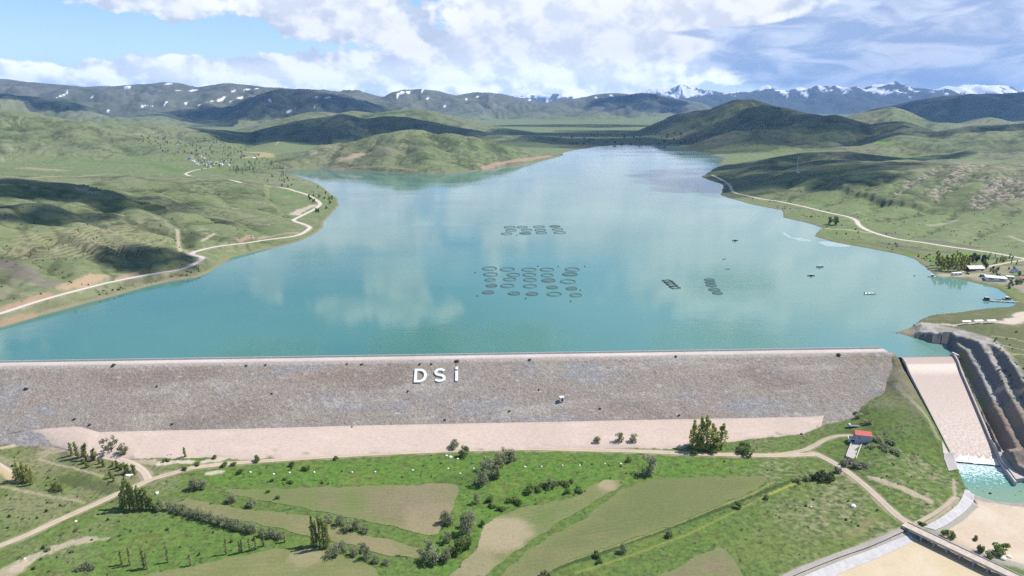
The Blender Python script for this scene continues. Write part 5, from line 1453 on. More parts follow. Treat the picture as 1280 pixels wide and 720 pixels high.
def build_cages():
    protos = [make_cage(False), make_cage(True)]; used = [False, False]
    z5 = lambda X, Y: (560 + X * .28125, 240 + Y * .28125)
    far = [[(275,157,52),(330,157,48),(405,155,52),(475,153,48)], [(280,171,50),(350,170,50),(410,170,50),(487,167,50)], [(260,186,50),(343,184,52),(415,182,50),(497,181,54)]]
    near = [[(185,341,65),(264,345,66),(360,346,66),(440,346,64),(552,345,66)], [(190,367,66),(292,369,60),(362,369,60),(441,371,58),(541,366,68)], [(187,392,48),(274,389,58),(365,392,60),(446,394,62),(533,399,70)],
            [(193,417,50),(264,418,62),(365,420,62),(463,425,50),(549,430,50)], [(178,447,52),(293,452,54),(373,454,54),(472,455,66),(568,460,54)]]
    line = [[(1162,391,44)], [(1165,403,44)], [(1170,416,46)], [(1183,435,48)], [(1197,450,44)]]
    covered = {(1,4),(2,3),(3,0),(3,3),(3,4),(4,0),(4,1),(4,2)}
    def place(rows, where, group, dark):
        for i, row in enumerate(rows):
            for j, (X, Y, w) in enumerate(row):
                px, py = z5(X, Y); p = W(px, py, 0); dk = 1 if dark(i, j) else 0
                o = protos[dk] if not used[dk] else copy_tree(protos[dk]); used[dk] = True
                rad = w * .28125 / 2 * math.hypot(*p[:2], CAMZ) / F
                o.location = (p[0], p[1], .05); o.scale = (rad, rad, 8.0); o.rotation_euler = (0, 0, random.uniform(0, .3))
                if len(row) > 1: lab = f"{'net-covered' if dk else 'open'} fish cage, {ORD[i]} row from back, {ORD[j]} from left, {where}"
                else: lab = f"small round fish cage, {ORD[i]} from back in the short line"
                tag(o, lab, 'fish cage', group)
    place(near, 'nearer field', 'fish cages in the nearer field', lambda i, j: (i, j) in covered)
    place(far, 'farther field', 'fish cages in the farther field', lambda i, j: (i, j) in {(0,3),(2,1)})
    place(line, 'right of the cage fields', 'line of small round cages', lambda i, j: True)
    # square cages, diagonal line
    for i, (X, Y) in enumerate([(976,397),(985,405),(995,414),(1008,425)]):
        p = W(*z5(X, Y), 0); root = empty('square_cage', (p[0], p[1], .05), f'square timber-framed fish cage, {ORD[i]} from the back of the diagonal line', 'fish cage', 'diagonal line of square cages', .35)
        s = 4.6; mb = MB()
        for a in range(4):
            x0, y0 = [(-s,-s),(s,-s),(s,s),(-s,s)][a]; x1, y1 = [(s,-s),(s,s),(-s,s),(-s,-s)][a]
            mb.tube([(x0, y0, .15), (x1, y1, .15)], .35, 6)
        mb.build('float_frame', M['black_float'], root)
        mb = MB(); mb.add([(-s,-s,.9),(s,-s,.9),(s,s,.9),(-s,s,.9)], [(0,1,2,3)])
        mb2 = MB()
        for a in range(4):
            x0, y0 = [(-s,-s),(s,-s),(s,s),(-s,s)][a]; x1, y1 = [(s,-s),(s,s),(-s,s),(-s,-s)][a]
            mb2.tube([(x0, y0, 1.0), (x1, y1, 1.0)], .12, 5); mb2.tube([(x0, y0, .2), (x0, y0, 1.0)], .12, 5); mb2.tube([((x0+x1)/2, (y0+y1)/2, .2), ((x0+x1)/2, (y0+y1)/2, 1.0)], .1, 5)
        mb2.build('handrail', M['grey_float'], root)
    # mooring buoys around the fields
    for i, (X, Y) in enumerate([(490,332),(608,332),(120,360),(588,437),(130,463),(345,474),(545,487),(307,192),(400,331)][:0] + [(120,360),(130,463),(307,192),(345,474),(400,331),(490,332),(545,487),(588,437),(608,332)]):
        p = W(*z5(X, Y), 0); mb = MB()
        mb.tube([(0,0,-.3),(0,0,.0),(0,0,.5),(0,0,.9),(0,0,1.1)], [.3,.7,.8,.55,.15], 10)
        o = mb.build('mooring_buoy', M['black_float'], smooth=True); o.location = (p[0], p[1], 0)
        tag(o, f'tiny dark mooring buoy around the cage fields, {ORD[i]} from the left', 'buoy', 'mooring buoys round the cages')
build_cages()

# pale ragged sheets lying just above the lake surface
M_STREAK = attr_mat('pale_water', .35, .15, .3, .2, .1, 1.0, .5)
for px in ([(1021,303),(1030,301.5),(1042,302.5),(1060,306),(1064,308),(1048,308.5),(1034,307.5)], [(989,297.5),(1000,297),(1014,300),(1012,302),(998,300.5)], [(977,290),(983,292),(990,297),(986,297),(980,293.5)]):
    w_ = poly_sheet('pale_streak', np.array([W(*q)[:2] for q in px]), M_STREAK, lambda x, y, s: np.zeros((len(x), 3)) + v3(.30,.40,.37) * (1 + .3 * fbm(x, y, 9, 3, 961))[:, None], 1.6, .02, lambda X, Y: np.zeros(X.shape), 2.2)
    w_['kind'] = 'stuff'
# ------------------------------------------------------------------ boats and jetty
def make_boat(p, L, rz, hull, cabin, label, load=None):
    root = empty('boat', (p[0], p[1], 0), label, 'boat', 'boats on the lake', rz)
    rows = []
    for t in np.linspace(0, 1, 9):
        w = L * .15 * (1 - max(0, (t - .55) / .45) ** 2.2) + .02; x = -L / 2 + L * t; sh = .14 * L * (.5 + .35 * t * t)
        rows.append([(x, -w * .55, -.25), (x, -w, sh), (x, -w * .9, sh), (x, -w * .55, sh * .45), (x, w * .55, sh * .45), (x, w * .9, sh), (x, w, sh), (x, w * .55, -.25)])
    mb = MB(); mb.strip(rows); mb.f.append(tuple(range(8))); mb.build('hull', hull, root)
    if cabin:
        mb = MB(); mb.box((-.05 * L, 0, .16 * L), (.3 * L, .19 * L, .17 * L)); c = mb.build('cabin', cabin, root, bevel=.08)
        mb = MB(); mb.box((-.05 * L, 0, .26 * L), (.36 * L, .24 * L, .03 * L)); mb.build('roof', M['white'], root)
        mb = MB(); mb.box((.101 * L, 0, .19 * L), (.01 * L, .15 * L, .06 * L)); mb.build('window', M['dark'], root)
    else:
        for x in (-.2, .1):
            mb = MB(); mb.box((x * L, 0, .065 * L), (.06 * L, .22 * L, .02 * L)); mb.build('thwart', M['timber_deck'], root)
    mb = MB(); mb.box((-.51 * L, 0, .09 * L), (.05 * L, .05 * L, .14 * L)); mb.build('outboard_motor', M['dark'], root)
    return root
make_boat(W(919,301), 9, .1, M['black_float'], M['timber'], 'dark cabin boat farthest out, near the right headland')
make_boat(W(905,324), 5.5, .5, M['black_float'], None, 'small dark open boat, upper of two left of the right shore')
make_boat(W(909.6,336.5), 5.5, -.1, M['grey_float'], None, 'small grey open boat just nearer than the dark one')
make_boat(W(1025,334), 9, .05, M['timber'], M['white'], 'boat with a white cabin and dark hull in the right bay')
make_boat(W(1014,345), 8, -.1, M['black_float'], M['timber'], 'low dark boat left of the white-cabined boat')
make_boat(W(1088,367.5), 13, .05, M['white'], None, 'long slim white boat in the middle of the right bay')
make_boat(W(1143,344.8), 4.5, .9, M['black_float'], None, 'small black boat just off the trees')
make_boat(W(1165,346), 9.5, 2.9, M['white'], M['timber'], 'white boat with a dark cabin moored by the gravel shore')
def build_jetty():
    A = W(1238, 376.5, 0); B = W(1282, 379, 0); d = (B - A)[:2]; L = np.linalg.norm(d); rz = math.atan2(d[1], d[0])
    root = empty('jetty', ((A+B)[0]/2, (A+B)[1]/2, 0), 'pale floating jetty reaching into the right bay', 'jetty', rz=rz)
    mb = MB(); mb.box((0, 0, .75), (L, 2.6, .22)); mb.build('deck', M['concrete'], root)
    mb = MB()
    for i in range(7): mb.tube([(-L/2 + L*(i+.5)/7, -1.5, .3), (-L/2 + L*(i+.5)/7, 1.5, .3)], .45, 8)
    mb.build('float', M['black_float'], root)
    mb = MB()
    for i in range(9): mb.tube([(-L/2 + L*(i+.3)/9, 1.2, .8), (-L/2 + L*(i+.3)/9, 1.2, 1.8)], .05, 5)
    mb.tube([(-L/2, 1.2, 1.8), (L/2, 1.2, 1.8)], .05, 5); mb.build('handrail', M['metal'], root)
    p = W(1234.5, 375.5, 0)
    root = empty('work_raft', (p[0], p[1], 0), 'dark square work raft at the end of the jetty', 'raft', rz=rz)
    mb = MB(); mb.box((0, 0, .5), (7, 6, .6)); mb.build('deck', M['grey_float'], root)
    mb = MB(); mb.box((-.8, .5, 2.0), (3.8, 3.6, 2.4)); mb.build('shed', M['timber'], root); mb = MB(); mb.box((-.8, .5, 3.3), (4.4, 4.2, .2)); mb.build('roof', M['metal'], root)
    make_boat(W(1259, 374.2), 10, .1, M['black_float'], M['timber'], 'dark cabin boat moored behind the jetty')
    make_boat(W(1248, 375.0), 6, .1, M['grey_float'], None, 'small open boat moored between raft and cabin boat')
build_jetty()

# ------------------------------------------------------------------ buildings by the right shore and in the far village
def build_shore():
    p = ground_at(1217, 338)
    r_ = gable_house('lodge', p, (18, 9, 3.6), .08, 'dark timber lodge with a faded pink roof among poplars', 'house', M['timber'], M['pink_roof'], 2.6, 1.0,
        windows=[('f', -6.5, 2.0, 1.6, 1.2), ('f', -3.4, 2.0, 1.6, 1.2), ('f', 6.6, 2.0, 1.6, 1.2)], doors=[('f', 3.4, 1.4, 2.2)])
    mb = MB(); mb.box((1.2, -5.6, 1.1), (6.0, 2.2, .2))
    for x in (-1.4, .4, 2.1, 3.8): mb.box((x, -6.4, .4), (.35, .35, 3.6))
    mb.build('veranda', M['white'], r_)
    def flat(px, py, dims, rz, wall, roof, label, nw=2, h0=None):
        p = ground_at(px, py); root = empty('shore_building', p, label, 'building', 'low buildings by the right shore', rz); L, D, H = dims
        mb = MB(); mb.box((0, 0, H / 2 - .6), (L, D, H + 1.2)); mb.build('wall', wall, root)
        mb = MB(); mb.box((0, 0, H + .17), (L + .8, D + .8, .3)); mb.build('roof', roof, root, bevel=.05)
        for i in range(nw):
            x = -L / 2 + L * (i + .5) / nw
            mb = MB(); mb.box((x, -D / 2 - .03, H * .55), (L / nw * .5, .1, H * .35)); mb.build('window', M['dark'], root)
    flat(1244, 349.5, (20, 13, 3.0), -.45, M['white'], M['white'], 'wide flat white-roofed hall nearest the right shore')
    flat(1196, 343.5, (11, 4, 2.4), .1, M['white'], M['palerock'], 'low white kiosk on the gravel left of the lodge', 2)
    flat(1268, 340, (7, 4.5, 2.8), .3, M['white'], M['blue'], 'little white building with a bright blue roof', 1)
    flat(1262, 348.5, (7, 5, 2.8), -.4, M['pink_wall'], M['palerock'], 'small pink-walled building right of the white hall', 2)
    flat(1278, 351, (6, 6, 3.0), -.4, M['white'], M['red_roof'], 'small white house with a red roof at the right edge', 1)
    flat(1229, 345.5, (5, 3.5, 2.4), -.3, M['concrete'], M['metal'], 'tiny grey hut left of the white hall', 1)
    # pontoon pavilion strip along the peninsula road
    for i, (px, py) in enumerate([(1207,403.6),(1222,402.6),(1238,402.3)]):
        p = ground_at(px, py + 1.5); root = empty('market_canopy', p, f'long white canopy on the peninsula top, {ORD[i]} from the left', 'canopy', 'white canopies on the peninsula', .1)
        mb = MB(); mb.add([(-4,-1.6,2.3),(4,-1.6,2.3),(4,1.6,2.3),(-4,1.6,2.3),(-4,0,3.1),(4,0,3.1)], [(0,1,5,4),(3,2,5,4),(0,4,3),(1,5,2),(0,1,2,3)]); mb.build('roof', M['white'], root)
        for x in (-3.8, 3.8):
            for y in (-1.4, 1.4):
                mb = MB(); mb.tube([(x, y, -.3), (x, y, 2.3)], .08, 6); mb.build('post', M['metal'], root)
    # far village on the left
    spots = [(247,206.5,0),(252,204.5,2),(257,207,1),(262,203.5,3),(266,206,2),(271,204.2,0),(277,206.2,1),(262,209,3),(286,207,0),(242,202.5,1),(237,199.5,2),(256,199,0),(250,196,3),(306,196,2),(318,198.5,1),(222,182,3),(281,202,2)]
    for i, (px, py, k) in enumerate(sorted(spots)):
        p = ground_at(px, py)
        gable_house('village_house', p, (9 + 2 * (k % 2), 7, 3.6), random.uniform(-.6, .6), f"far village house with a {['pale','white','blue','tan'][k]} roof among the valley trees, {nth(i)} from the left", 'house', [M['white'], M['pink_wall']][i % 2], [M['pink_roof'], M['white'], M['blue'], M['timber_deck']][k], 2.5, .6, group='houses of the far village')
    # hillside mast and its hut
    p = ground_at(996, 216); root = empty('lattice_mast', p, 'thin pale lattice mast on the shaded headland ridge', 'mast')
    mb = MB(); H = 40
    for a in range(3):
        x, y = math.cos(a * 2.094), math.sin(a * 2.094); mb.tube([(x * 1.3, y * 1.3, -1), (x * .4, y * .4, H)], .16, 5)
    for k in range(14):
        for a in range(3):
            r0 = 1.3 - .9 * k / 14; r1 = 1.3 - .9 * (k + 1) / 14; x0, y0 = math.cos(a * 2.094), math.sin(a * 2.094); x1, y1 = math.cos((a + 1) * 2.094), math.sin((a + 1) * 2.094)
            mb.tube([(x0 * r0, y0 * r0, H * k / 14), (x1 * r1, y1 * r1, H * (k + 1) / 14)], .09, 4)
    mb.build('tower', M['white'], root)
    mb = MB(); mb.box((4, 0, 1.2), (5, 4, 3.4)); mb.build('equipment_hut', M['white'], root)
build_shore()
# ------------------------------------------------------------------ trees and shrubs: trunk with limbs, crown of leaf-sized faces
def leaf_mat(name, c1, c2):
    m, nt, b = new_mat(name); g = G(nt)
    tc = g.n('ShaderNodeTexCoord'); oi = g.n('ShaderNodeObjectInfo')
    n1 = g.noise(tc.outputs['Object'], .8, 3, .6)
    a = g.n('ShaderNodeAttribute', attribute_name='albedo')
    f = g.m('ADD', g.m('MULTIPLY', n1, .6), g.m('MULTIPLY', g.n('ShaderNodeSeparateColor').outputs[0], 0))
    sc = g.n('ShaderNodeSeparateColor'); g.lk(a.outputs['Color'], sc.inputs[0])
    f = g.m('ADD', g.m('MULTIPLY', n1, .4), g.m('MULTIPLY', sc.outputs[0], .6), clamp=True)
    col = g.mix(f, c4(c1), c4(c2))
    v = g.m('ADD', .82, g.m('MULTIPLY', oi.outputs['Random'], .36))
    col = g.mix(1.0, col, g.comb(v, v, v), 'MULTIPLY')
    g.lk(col, b.inputs['Base Color']); b.inputs['Roughness'].default_value = .75; b.inputs['Specular IOR Level'].default_value = .25
    tr = g.n('ShaderNodeBsdfTranslucent'); g.lk(col, tr.inputs['Color'])
    mx = g.n('ShaderNodeMixShader'); mx.inputs[0].default_value = .6
    g.lk(b.outputs[0], mx.inputs[1]); g.lk(tr.outputs[0], mx.inputs[2]); g.lk(mx.outputs[0], nt.nodes['Material Output'].inputs['Surface'])
    return m
M_LEAF = {'willow': leaf_mat('willow_leaves', (.22,.245,.135), (.43,.445,.285)), 'green': leaf_mat('green_leaves', (.12,.185,.052), (.25,.32,.10)), 'poplar': leaf_mat('poplar_leaves', (.17,.215,.06), (.36,.40,.135)),
          'dark': leaf_mat('dark_leaves', (.06,.085,.034), (.15,.185,.075)), 'pale': leaf_mat('pale_leaves', (.20,.22,.085), (.36,.37,.18)), 'yellow': leaf_mat('yellow_green_leaves', (.26,.29,.065), (.45,.46,.15)), 'silver': leaf_mat('silver_leaves', (.19,.20,.15), (.36,.37,.30))}
M_BARK = flat_mat('bark', (.12,.095,.07), .95, .15, 2.0)
def crown_mesh(name, shape, n, leaf, seed, clumps=12):
    """unit crown: height 1, half width 1 at scale; quads scattered through lumps"""
    rg = np.random.default_rng(seed); V = []; Fc = []; tone = []
    cl = []
    for i in range(clumps):
        if shape == 'round':
            a = rg.uniform(0, 2 * np.pi); h = rg.uniform(.12, .86); rr = math.sin(math.pi * min(max((h + .06) / 1.06, .05), .97)) ** .7 * rg.uniform(.25, .66)
            cl.append((rr * math.cos(a), rr * math.sin(a), h, rg.uniform(.26, .46), rg.uniform(.12, .2)))
        elif shape == 'column':
            h = .08 + .86 * (i + .5) / clumps; a = rg.uniform(0, 2 * np.pi); w = (math.sin(math.pi * min(h * .9 + .12, 1)) ** .6)
            k = rg.uniform(.2, .6); cl.append((k * w * math.cos(a), k * w * math.sin(a), h + rg.uniform(-.04, .04), rg.uniform(.36, .66) * w + .08, rg.uniform(.08, .14)))
        elif shape == 'open':
            a = rg.uniform(0, 2 * np.pi); h = rg.uniform(.3, .92); rr = rg.uniform(.3, .85)
            cl.append((rr * math.cos(a), rr * math.sin(a), h, rg.uniform(.2, .36), rg.uniform(.09, .15)))
        else:                       # low bush
            a = rg.uniform(0, 2 * np.pi); rr = rg.uniform(0, .75); h = rg.uniform(.2, .72) * (1 - .35 * rr)
            cl.append((rr * math.cos(a), rr * math.sin(a), h, rg.uniform(.28, .5), rg.uniform(.2, .32)))
    for i in range(n):
        cx, cy, cz, rw, rh = cl[rg.integers(len(cl))]
        d = rg.normal(size=3); d /= np.linalg.norm(d)
        q = rg.uniform(.35, 1) ** .5
        p = np.array([cx + d[0] * rw * q, cy + d[1] * rw * q, max(cz + d[2] * rh * q, .03)])
        nrm = d * .9 + rg.normal(size=3) * .45 + np.array([0, 0, .25]); nrm /= np.linalg.norm(nrm)
        t = np.cross(nrm, rg.normal(size=3)); t /= np.linalg.norm(t); b = np.cross(nrm, t)
        s = leaf * rg.uniform(.6, 1.35)
        o = len(V)
        for a_, b_ in ((-1, -.6), (1, -.6), (.7, .8), (-.7, .8)):
            V.append((p, t * a_ * s + b * b_ * s))
        Fc.append((o, o + 1, o + 2, o + 3)); tone += [rg.uniform(0, 1)] * 4
    return V, Fc, tone
def make_crown(name, shape, n, leaf_m, W_, H_, mat, seed, clumps, parent):
    V, Fc, tone = crown_mesh(name, shape, n, 1.0, seed, clumps)
    P_ = np.array([(p[0] * W_, p[1] * W_, p[2] * H_) + np.asarray(o) * leaf_m for p, o in V])
    return mesh_obj(name, P_, np.array(Fc), M_LEAF[mat], parent, False, {'albedo': np.repeat(np.array(tone)[:, None], 3, 1)})
def make_tree(kind, shape, n, leaf_m, W_, H_, mat, seed, clumps=12, trunk=True):
    """a thing of nominal half width W_ and height H_ (metres): trunk with limbs, and crown"""
    root = bpy.data.objects.new(kind, None); LINK(root); root.empty_display_size = .5
    make_crown('crown', shape, n, leaf_m, W_, H_, mat, seed, clumps, root)
    if trunk:
        rg = random.Random(seed); mb = MB(); r0 = H_ * (.022 if shape == 'column' else .03)
        mb.tube([(0, 0, -.6), (.02 * H_, 0, H_ * .25), (0, .02 * H_, H_ * .55), (0, 0, H_ * .86)], [r0, r0 * .8, r0 * .5, r0 * .12], 7)
        for i in range(7 if shape != 'column' else 5):
            a = rg.uniform(0, 6.28); z = H_ * rg.uniform(.15, .55); q = .55 * W_ if shape != 'column' else .35 * W_
            mb.tube([(0, 0, z), (q * .6 * math.cos(a), q * .6 * math.sin(a), z + H_ * .14), (q * 1.25 * math.cos(a), q * 1.25 * math.sin(a), z + H_ * .27)], [r0 * .5, r0 * .3, r0 * .08], 5)
        mb.build('trunk', M_BARK, root, True)
    return root
PROTO = {}
def proto(kind, *a, **k):
    v = PROTO.setdefault(kind, []); v.append([make_tree(*a, **k), a[4], a[5], False])
for sd in (1, 2, 3): proto('willow', 'willow_tree', 'round', 900, .34, 5.5, 9.0, 'willow', sd, 14)
for sd in (4, 5): proto('greentree', 'leafy_tree', 'round', 900, .36, 5.0, 9.0, 'green', sd, 14)
for sd in (6, 7, 8): proto('poplar', 'poplar_tree', 'column', 620, .30, 2.0, 14.0, 'poplar', sd, 9)
proto('yellowpoplar', 'poplar_tree', 'column', 700, .32, 2.6, 14.0, 'yellow', 9, 9)
proto('opentree', 'willow_tree', 'open', 700, .30, 5.0, 11.0, 'willow', 10, 12)
proto('sapling', 'young_poplar_tree', 'column', 150, .24, .8, 9.0, 'pale', 11, 8)
for sd in (12, 13): proto('bush', 'shrub', 'low', 380, .30, 3.0, 2.6, 'dark', sd, 8, False)
for sd in (14, 15): proto('greenbush', 'shrub', 'low', 380, .30, 3.0, 2.6, 'green', sd, 8, False)
for sd in (16, 17): proto('willowbush', 'shrub', 'low', 420, .30, 3.2, 3.2, 'willow', sd, 9, False)
proto('silverbush', 'shrub', 'low', 420, .30, 3.2, 3.0, 'silver', 18, 9, False)
proto('palebush', 'shrub', 'low', 300, .28, 2.8, 2.6, 'pale', 19, 8, False)
# far trees: too small to show parts -> one mesh each
def far_tree(kind, mat, n, W_, H_, leaf, sd, shape='round'):
    o = make_crown(kind, shape, n, leaf, W_, H_, mat, sd, 7, None); return o
FAR = {'farround': [[far_tree('leafy_tree', 'willow', 110, 4.0, 8.0, .9, 31), 4.0, 8.0, False], [far_tree('leafy_tree', 'green', 110, 4.0, 8.0, .9, 32), 4.0, 8.0, False]],
       'farpoplar': [[far_tree('poplar_tree', 'poplar', 90, 1.8, 13.0, .7, 33, 'column'), 1.8, 13.0, False], [far_tree('poplar_tree', 'green', 90, 1.9, 12.0, .7, 34, 'column'), 1.9, 12.0, False]],
       'brightpoplar': [[far_tree('poplar_tree', 'yellow', 130, 1.7, 13.0, .6, 35, 'column'), 1.7, 13.0, False]],
       'fardark': [[far_tree('leafy_tree', 'dark', 110, 4.0, 7.0, .9, 36), 4.0, 7.0, False]],
       'tinybush': [[far_tree('shrub', 'dark', 46, 1.2, 1.1, .36, 37, 'low'), 1.2, 1.1, False], [far_tree('shrub', 'green', 46, 1.2, 1.1, .36, 38, 'low'), 1.2, 1.1, False]],
       'shorebush': [[far_tree('shrub', 'green', 70, 2.4, 2.4, .6, 39, 'low'), 2.4, 2.4, False]]}
PROTO.update(FAR)
def grow(kind, p, w, h, label, cat, group):
    """w, h: full width and height in metres"""
    if kind in ('poplar', 'yellowpoplar', 'farpoplar', 'brightpoplar'): w *= 1.12
    lst = PROTO[kind]; i = random.randrange(len(lst)); root, W_, H_, used = lst[i]
    o = root if not used else copy_tree(root); lst[i][3] = True
    o.location = (float(p[0]), float(p[1]), float(p[2]) - .15); o.scale = (w / 2 / W_, w / 2 / W_, h / H_); o.rotation_euler = (0, 0, random.uniform(0, 6.28))
    return tag(o, label, cat, group)
def drop(pxs, zadd=0.0):
    p = hits(pxs); p[:, 2] = height(p[:, 0], p[:, 1]); return p
def m_per_px(p): return math.sqrt(p[0] ** 2 + p[1] ** 2 + (CAMZ - p[2]) ** 2) / F
def plant(kind, items, words, cat, group):
    """items: (px, py of the foot, height px, width px), told apart by their order from the left"""
    items = sorted(items, key=lambda t: t[0]); ps = drop([t[:2] for t in items])
    for i, ((px, py, hp, wp), p) in enumerate(zip(items, ps)):
        k = m_per_px(p)
        lab = words if len(items) == 1 else f'{words}, {nth(i)} from the left'
        grow(kind, p, wp * k * 1.05, hp * k * 1.10, lab, cat, group)
# --- left poplars
plant('poplar', [(89,570,14,5),(97,573,18,6),(104,571,12,5),(108,575,18,6),(118,576,13,7),(129,583,8,5),(141,583,6,4),(147,585,9,5),(152,588,7,5),(157.5,592,13,6),(161,593,12,5),(167,593,12,6),(143,602,7,4),(138,598,8,5),(109,584,6,5),(104,580,6,5),(124,580,6,4)], 'small poplar in the plantation below the pale berm', 'tree', 'plantation of young poplars')
plant('yellowpoplar', [(20,600,11,6),(24,602,20,6),(30,602,19,7),(36,603,17,7),(40.5,606,17,5)], 'yellow-green poplar by the left edge beside the pale ramp', 'tree', 'poplars at the left edge')
plant('poplar', [(65,612,8,3),(68,613,8,3),(71,613,9,3),(74,613.5,8,3),(77,614,8,3)], 'short dark poplar on the rough ground at left', 'tree', 'short poplars at left')
plant('poplar', [(154,635,18,7),(158,635,32,7),(162.5,637,37,8),(167,637,29,7),(173,637,27,7),(178,637,22,7),(183,637,24,7),(191,638,15,6),(187,637,17,6)], 'tall poplar in the clump beside the curving track', 'tree', 'poplars beside the track')
plant('opentree', [(140,567.5,20,17)], 'many-stemmed willow standing alone on the edge of the pale berm', 'tree', None)
plant('willow', [(154,569,13,13)], 'round grey willow beside the many-stemmed one on the berm edge', 'tree', None)
plant('poplar', [(391.6,681,34,7),(396,682,30,6),(400,683,38,7),(405,686,38,7),(410,685,34,7)], 'tall poplar in the dark clump between the two strip fields', 'tree', 'poplar clump between the strip fields')
plant('willow', [(200,638,12,12),(213,637,10,12),(220,640,10,11),(228,643,12,14),(237,645,9,11),(248,647,12,17),(256,650,10,12),(263,652,12,13),(272,655,10,12),(280,657,13,15),(289,660,10,13),(298,662,12,14),(307,664,9,12),(316,665,12,15),(328,670,10,10),(340,671,12,15),(350,674,8,12),(418,694,13,20),(428,690,13,14),(443,694,11,14),(453,689,11,13),(458,699,16,14),(470,703,8,12),(482,706,7,11)], 'grey-green willow in the hedge along the ditch', 'tree', 'willow hedge along the ditch')
plant('willow', [(243,612,13,15),(252,611,12,15),(290,627,10,16),(313,633,9,12),(316,633,8,14),(411,654,12,14),(425,657,12,15),(437,663,15,15),(446,662,14,13),(456,666,9,12)], 'low willow on the green bank between the strip fields', 'tree', 'willows between the strip fields')
plant('willow', [(556,654,17,14),(563,656,12,12),(584,667,26,23),(588,657,20,16),(536,689,15,15),(541,705,22,20),(530,701,14,14),(558,702,18,15),(603,606,19,21),(616,596,20,18),(608,588,18,17),(624,582,16,20),(632,577,17,22),(640,576,14,16),(559,678,14,13)], 'large grey willow in the stream thicket', 'tree', 'stream thicket')
plant('greentree', [(576,691,21,20),(586,687,18,15),(566,695,14,14),(580,571,13,15),(549,699,12,12),(620,598,12,12)], 'darker green tree among the willows of the stream thicket', 'tree', 'green trees of the stream thicket')
plant('willow', [(596,630,14,10),(687,610,14,9),(746,555,10,11),(774,554,14,13),(792,554,12,13),(780,691,12,13),(568,561,12,14)], 'small round willow standing apart in the meadow or by the track', 'tree', 'lone small willows')
plant('willow', [(811,592,24,24)], 'big round grey willow alone at the corner of the large field', 'tree', None)
plant('yellowpoplar', [(866,558,30,12),(875,562,37,13),(882,563,39,14),(890,562,29,13),(901,561,29,13),(871,563,20,12),(895,564,18,12)], 'tall yellow-green poplar in the great clump by the track', 'tree', 'great poplar clump')
plant('greenbush', [(604,657,8,8),(612,628,8,9),(627,638,6,9),(649,630,7,13),(639,627,8,13),(625,638,6,9),(615,634,7,10),(612,626,7,10),(661,615,9,17),(672,612,7,14),(682,610,7,16),(693,608,6,14),(707,607,6,12),(724,614,8,12),(709,617,7,10),(931,565,14,24),(922,635,9,9),(749,704,6,9),(746,696,10,10),(868,566,8,14),(890,566,8,14)], 'dense green bush in the meadow or along the field edge', 'shrub', 'green bushes of the meadow')
plant('palebush', [(715,604,7,8),(787,577,8,9),(837,671,9,10),(959,624,7,9),(681,722,9,15),(836,670,6,8),(700,604,5,8),(1007,600,7,12),(996,603,6,12)], 'pale yellowish bush on the bank or in the meadow', 'shrub', 'pale bushes')
plant('bush', [(1030,601,11,18),(1021,600,10,16),(1039,599,9,12)], 'dark bush where the ditch meets the track', 'shrub', 'dark bushes at the ditch')
plant('silverbush', [(1055,582,9,11),(1062,578,8,9),(1071,584,7,15),(1080,583,6,10),(1047,590,8,9)], 'silvery bush at the end of the outlet channel', 'shrub', 'silvery bushes by the outlet')
plant('willowbush', [(1090,560,5,12),(1108,562,6,16),(1120,566,6,14),(1098,552,6,12),(1084,530,6,12),(1074,522,6,10),(1070,518,5,9),(1112,554,5,12)], 'grey scrub bush behind the red-roofed house', 'shrub', 'scrub behind the house')
plant('bush', [(1213,613,7,9),(1220,618,7,10),(1228,622,7,10),(1236,625,8,11),(1245,624,7,9),(1252,627,6,9),(1259,628,6,9),(1268,627,7,10),(1276,625,8,11)], 'dark bush on the edge of the plunge pool', 'shrub', 'bushes along the plunge pool')
plant('greenbush', [(1182,671,9,9),(1190,672,7,8),(1219,675,5,6),(1225,690,11,6),(1246,692,10,15),(1256,686,7,8),(1235,698,7,9),(1132,663,5,7),(1152,656,5,7),(1168,676,4,8)], 'green bush on the gravel around the bridge', 'shrub', 'bushes around the bridge')
plant('sapling', [(163,707,22,4),(180,710,22,5),(184,711,20,4),(210,703,17,4),(238,707,14,4),(283,693,20,4),(303,691,18,4),(300,692,16,4),(312,689,16,4),(330,683,18,4),(320,687,15,4),(356,678,14,4),(152,706,16,4)], 'slender pale sapling in the row above the lower field', 'tree', 'row of pale saplings')
plant('willowbush', [(107,711,8,12),(100,713,7,10),(115,712,6,9),(59,689,5,7),(95,664,4,6),(90,690,4,6)], 'bushy scrub on the lower left meadow', 'shrub', 'scrub on the lower left meadow')
plant('greenbush', [(231,588,5,7),(247,582,6,7),(356,600,5,5),(365,583,7,7),(382,588,8,9),(363,604,5,8),(340,602,4,5),(403,604,3,4),(420,574,4,8),(280,583,5,9),(292,582,5,7),(300,592,6,8),(213,570,3,6),(208,577,5,8),(268,573,5,7),(321,577,8,9),(335,616,5,5),(347,624,5,6)], 'small bush beside the valley track or in the upper meadow', 'shrub', 'bushes beside the valley track')
plant('poplar', [(231,572,12,4)], 'lone thin poplar on the lower edge of the pale berm', 'tree', None)
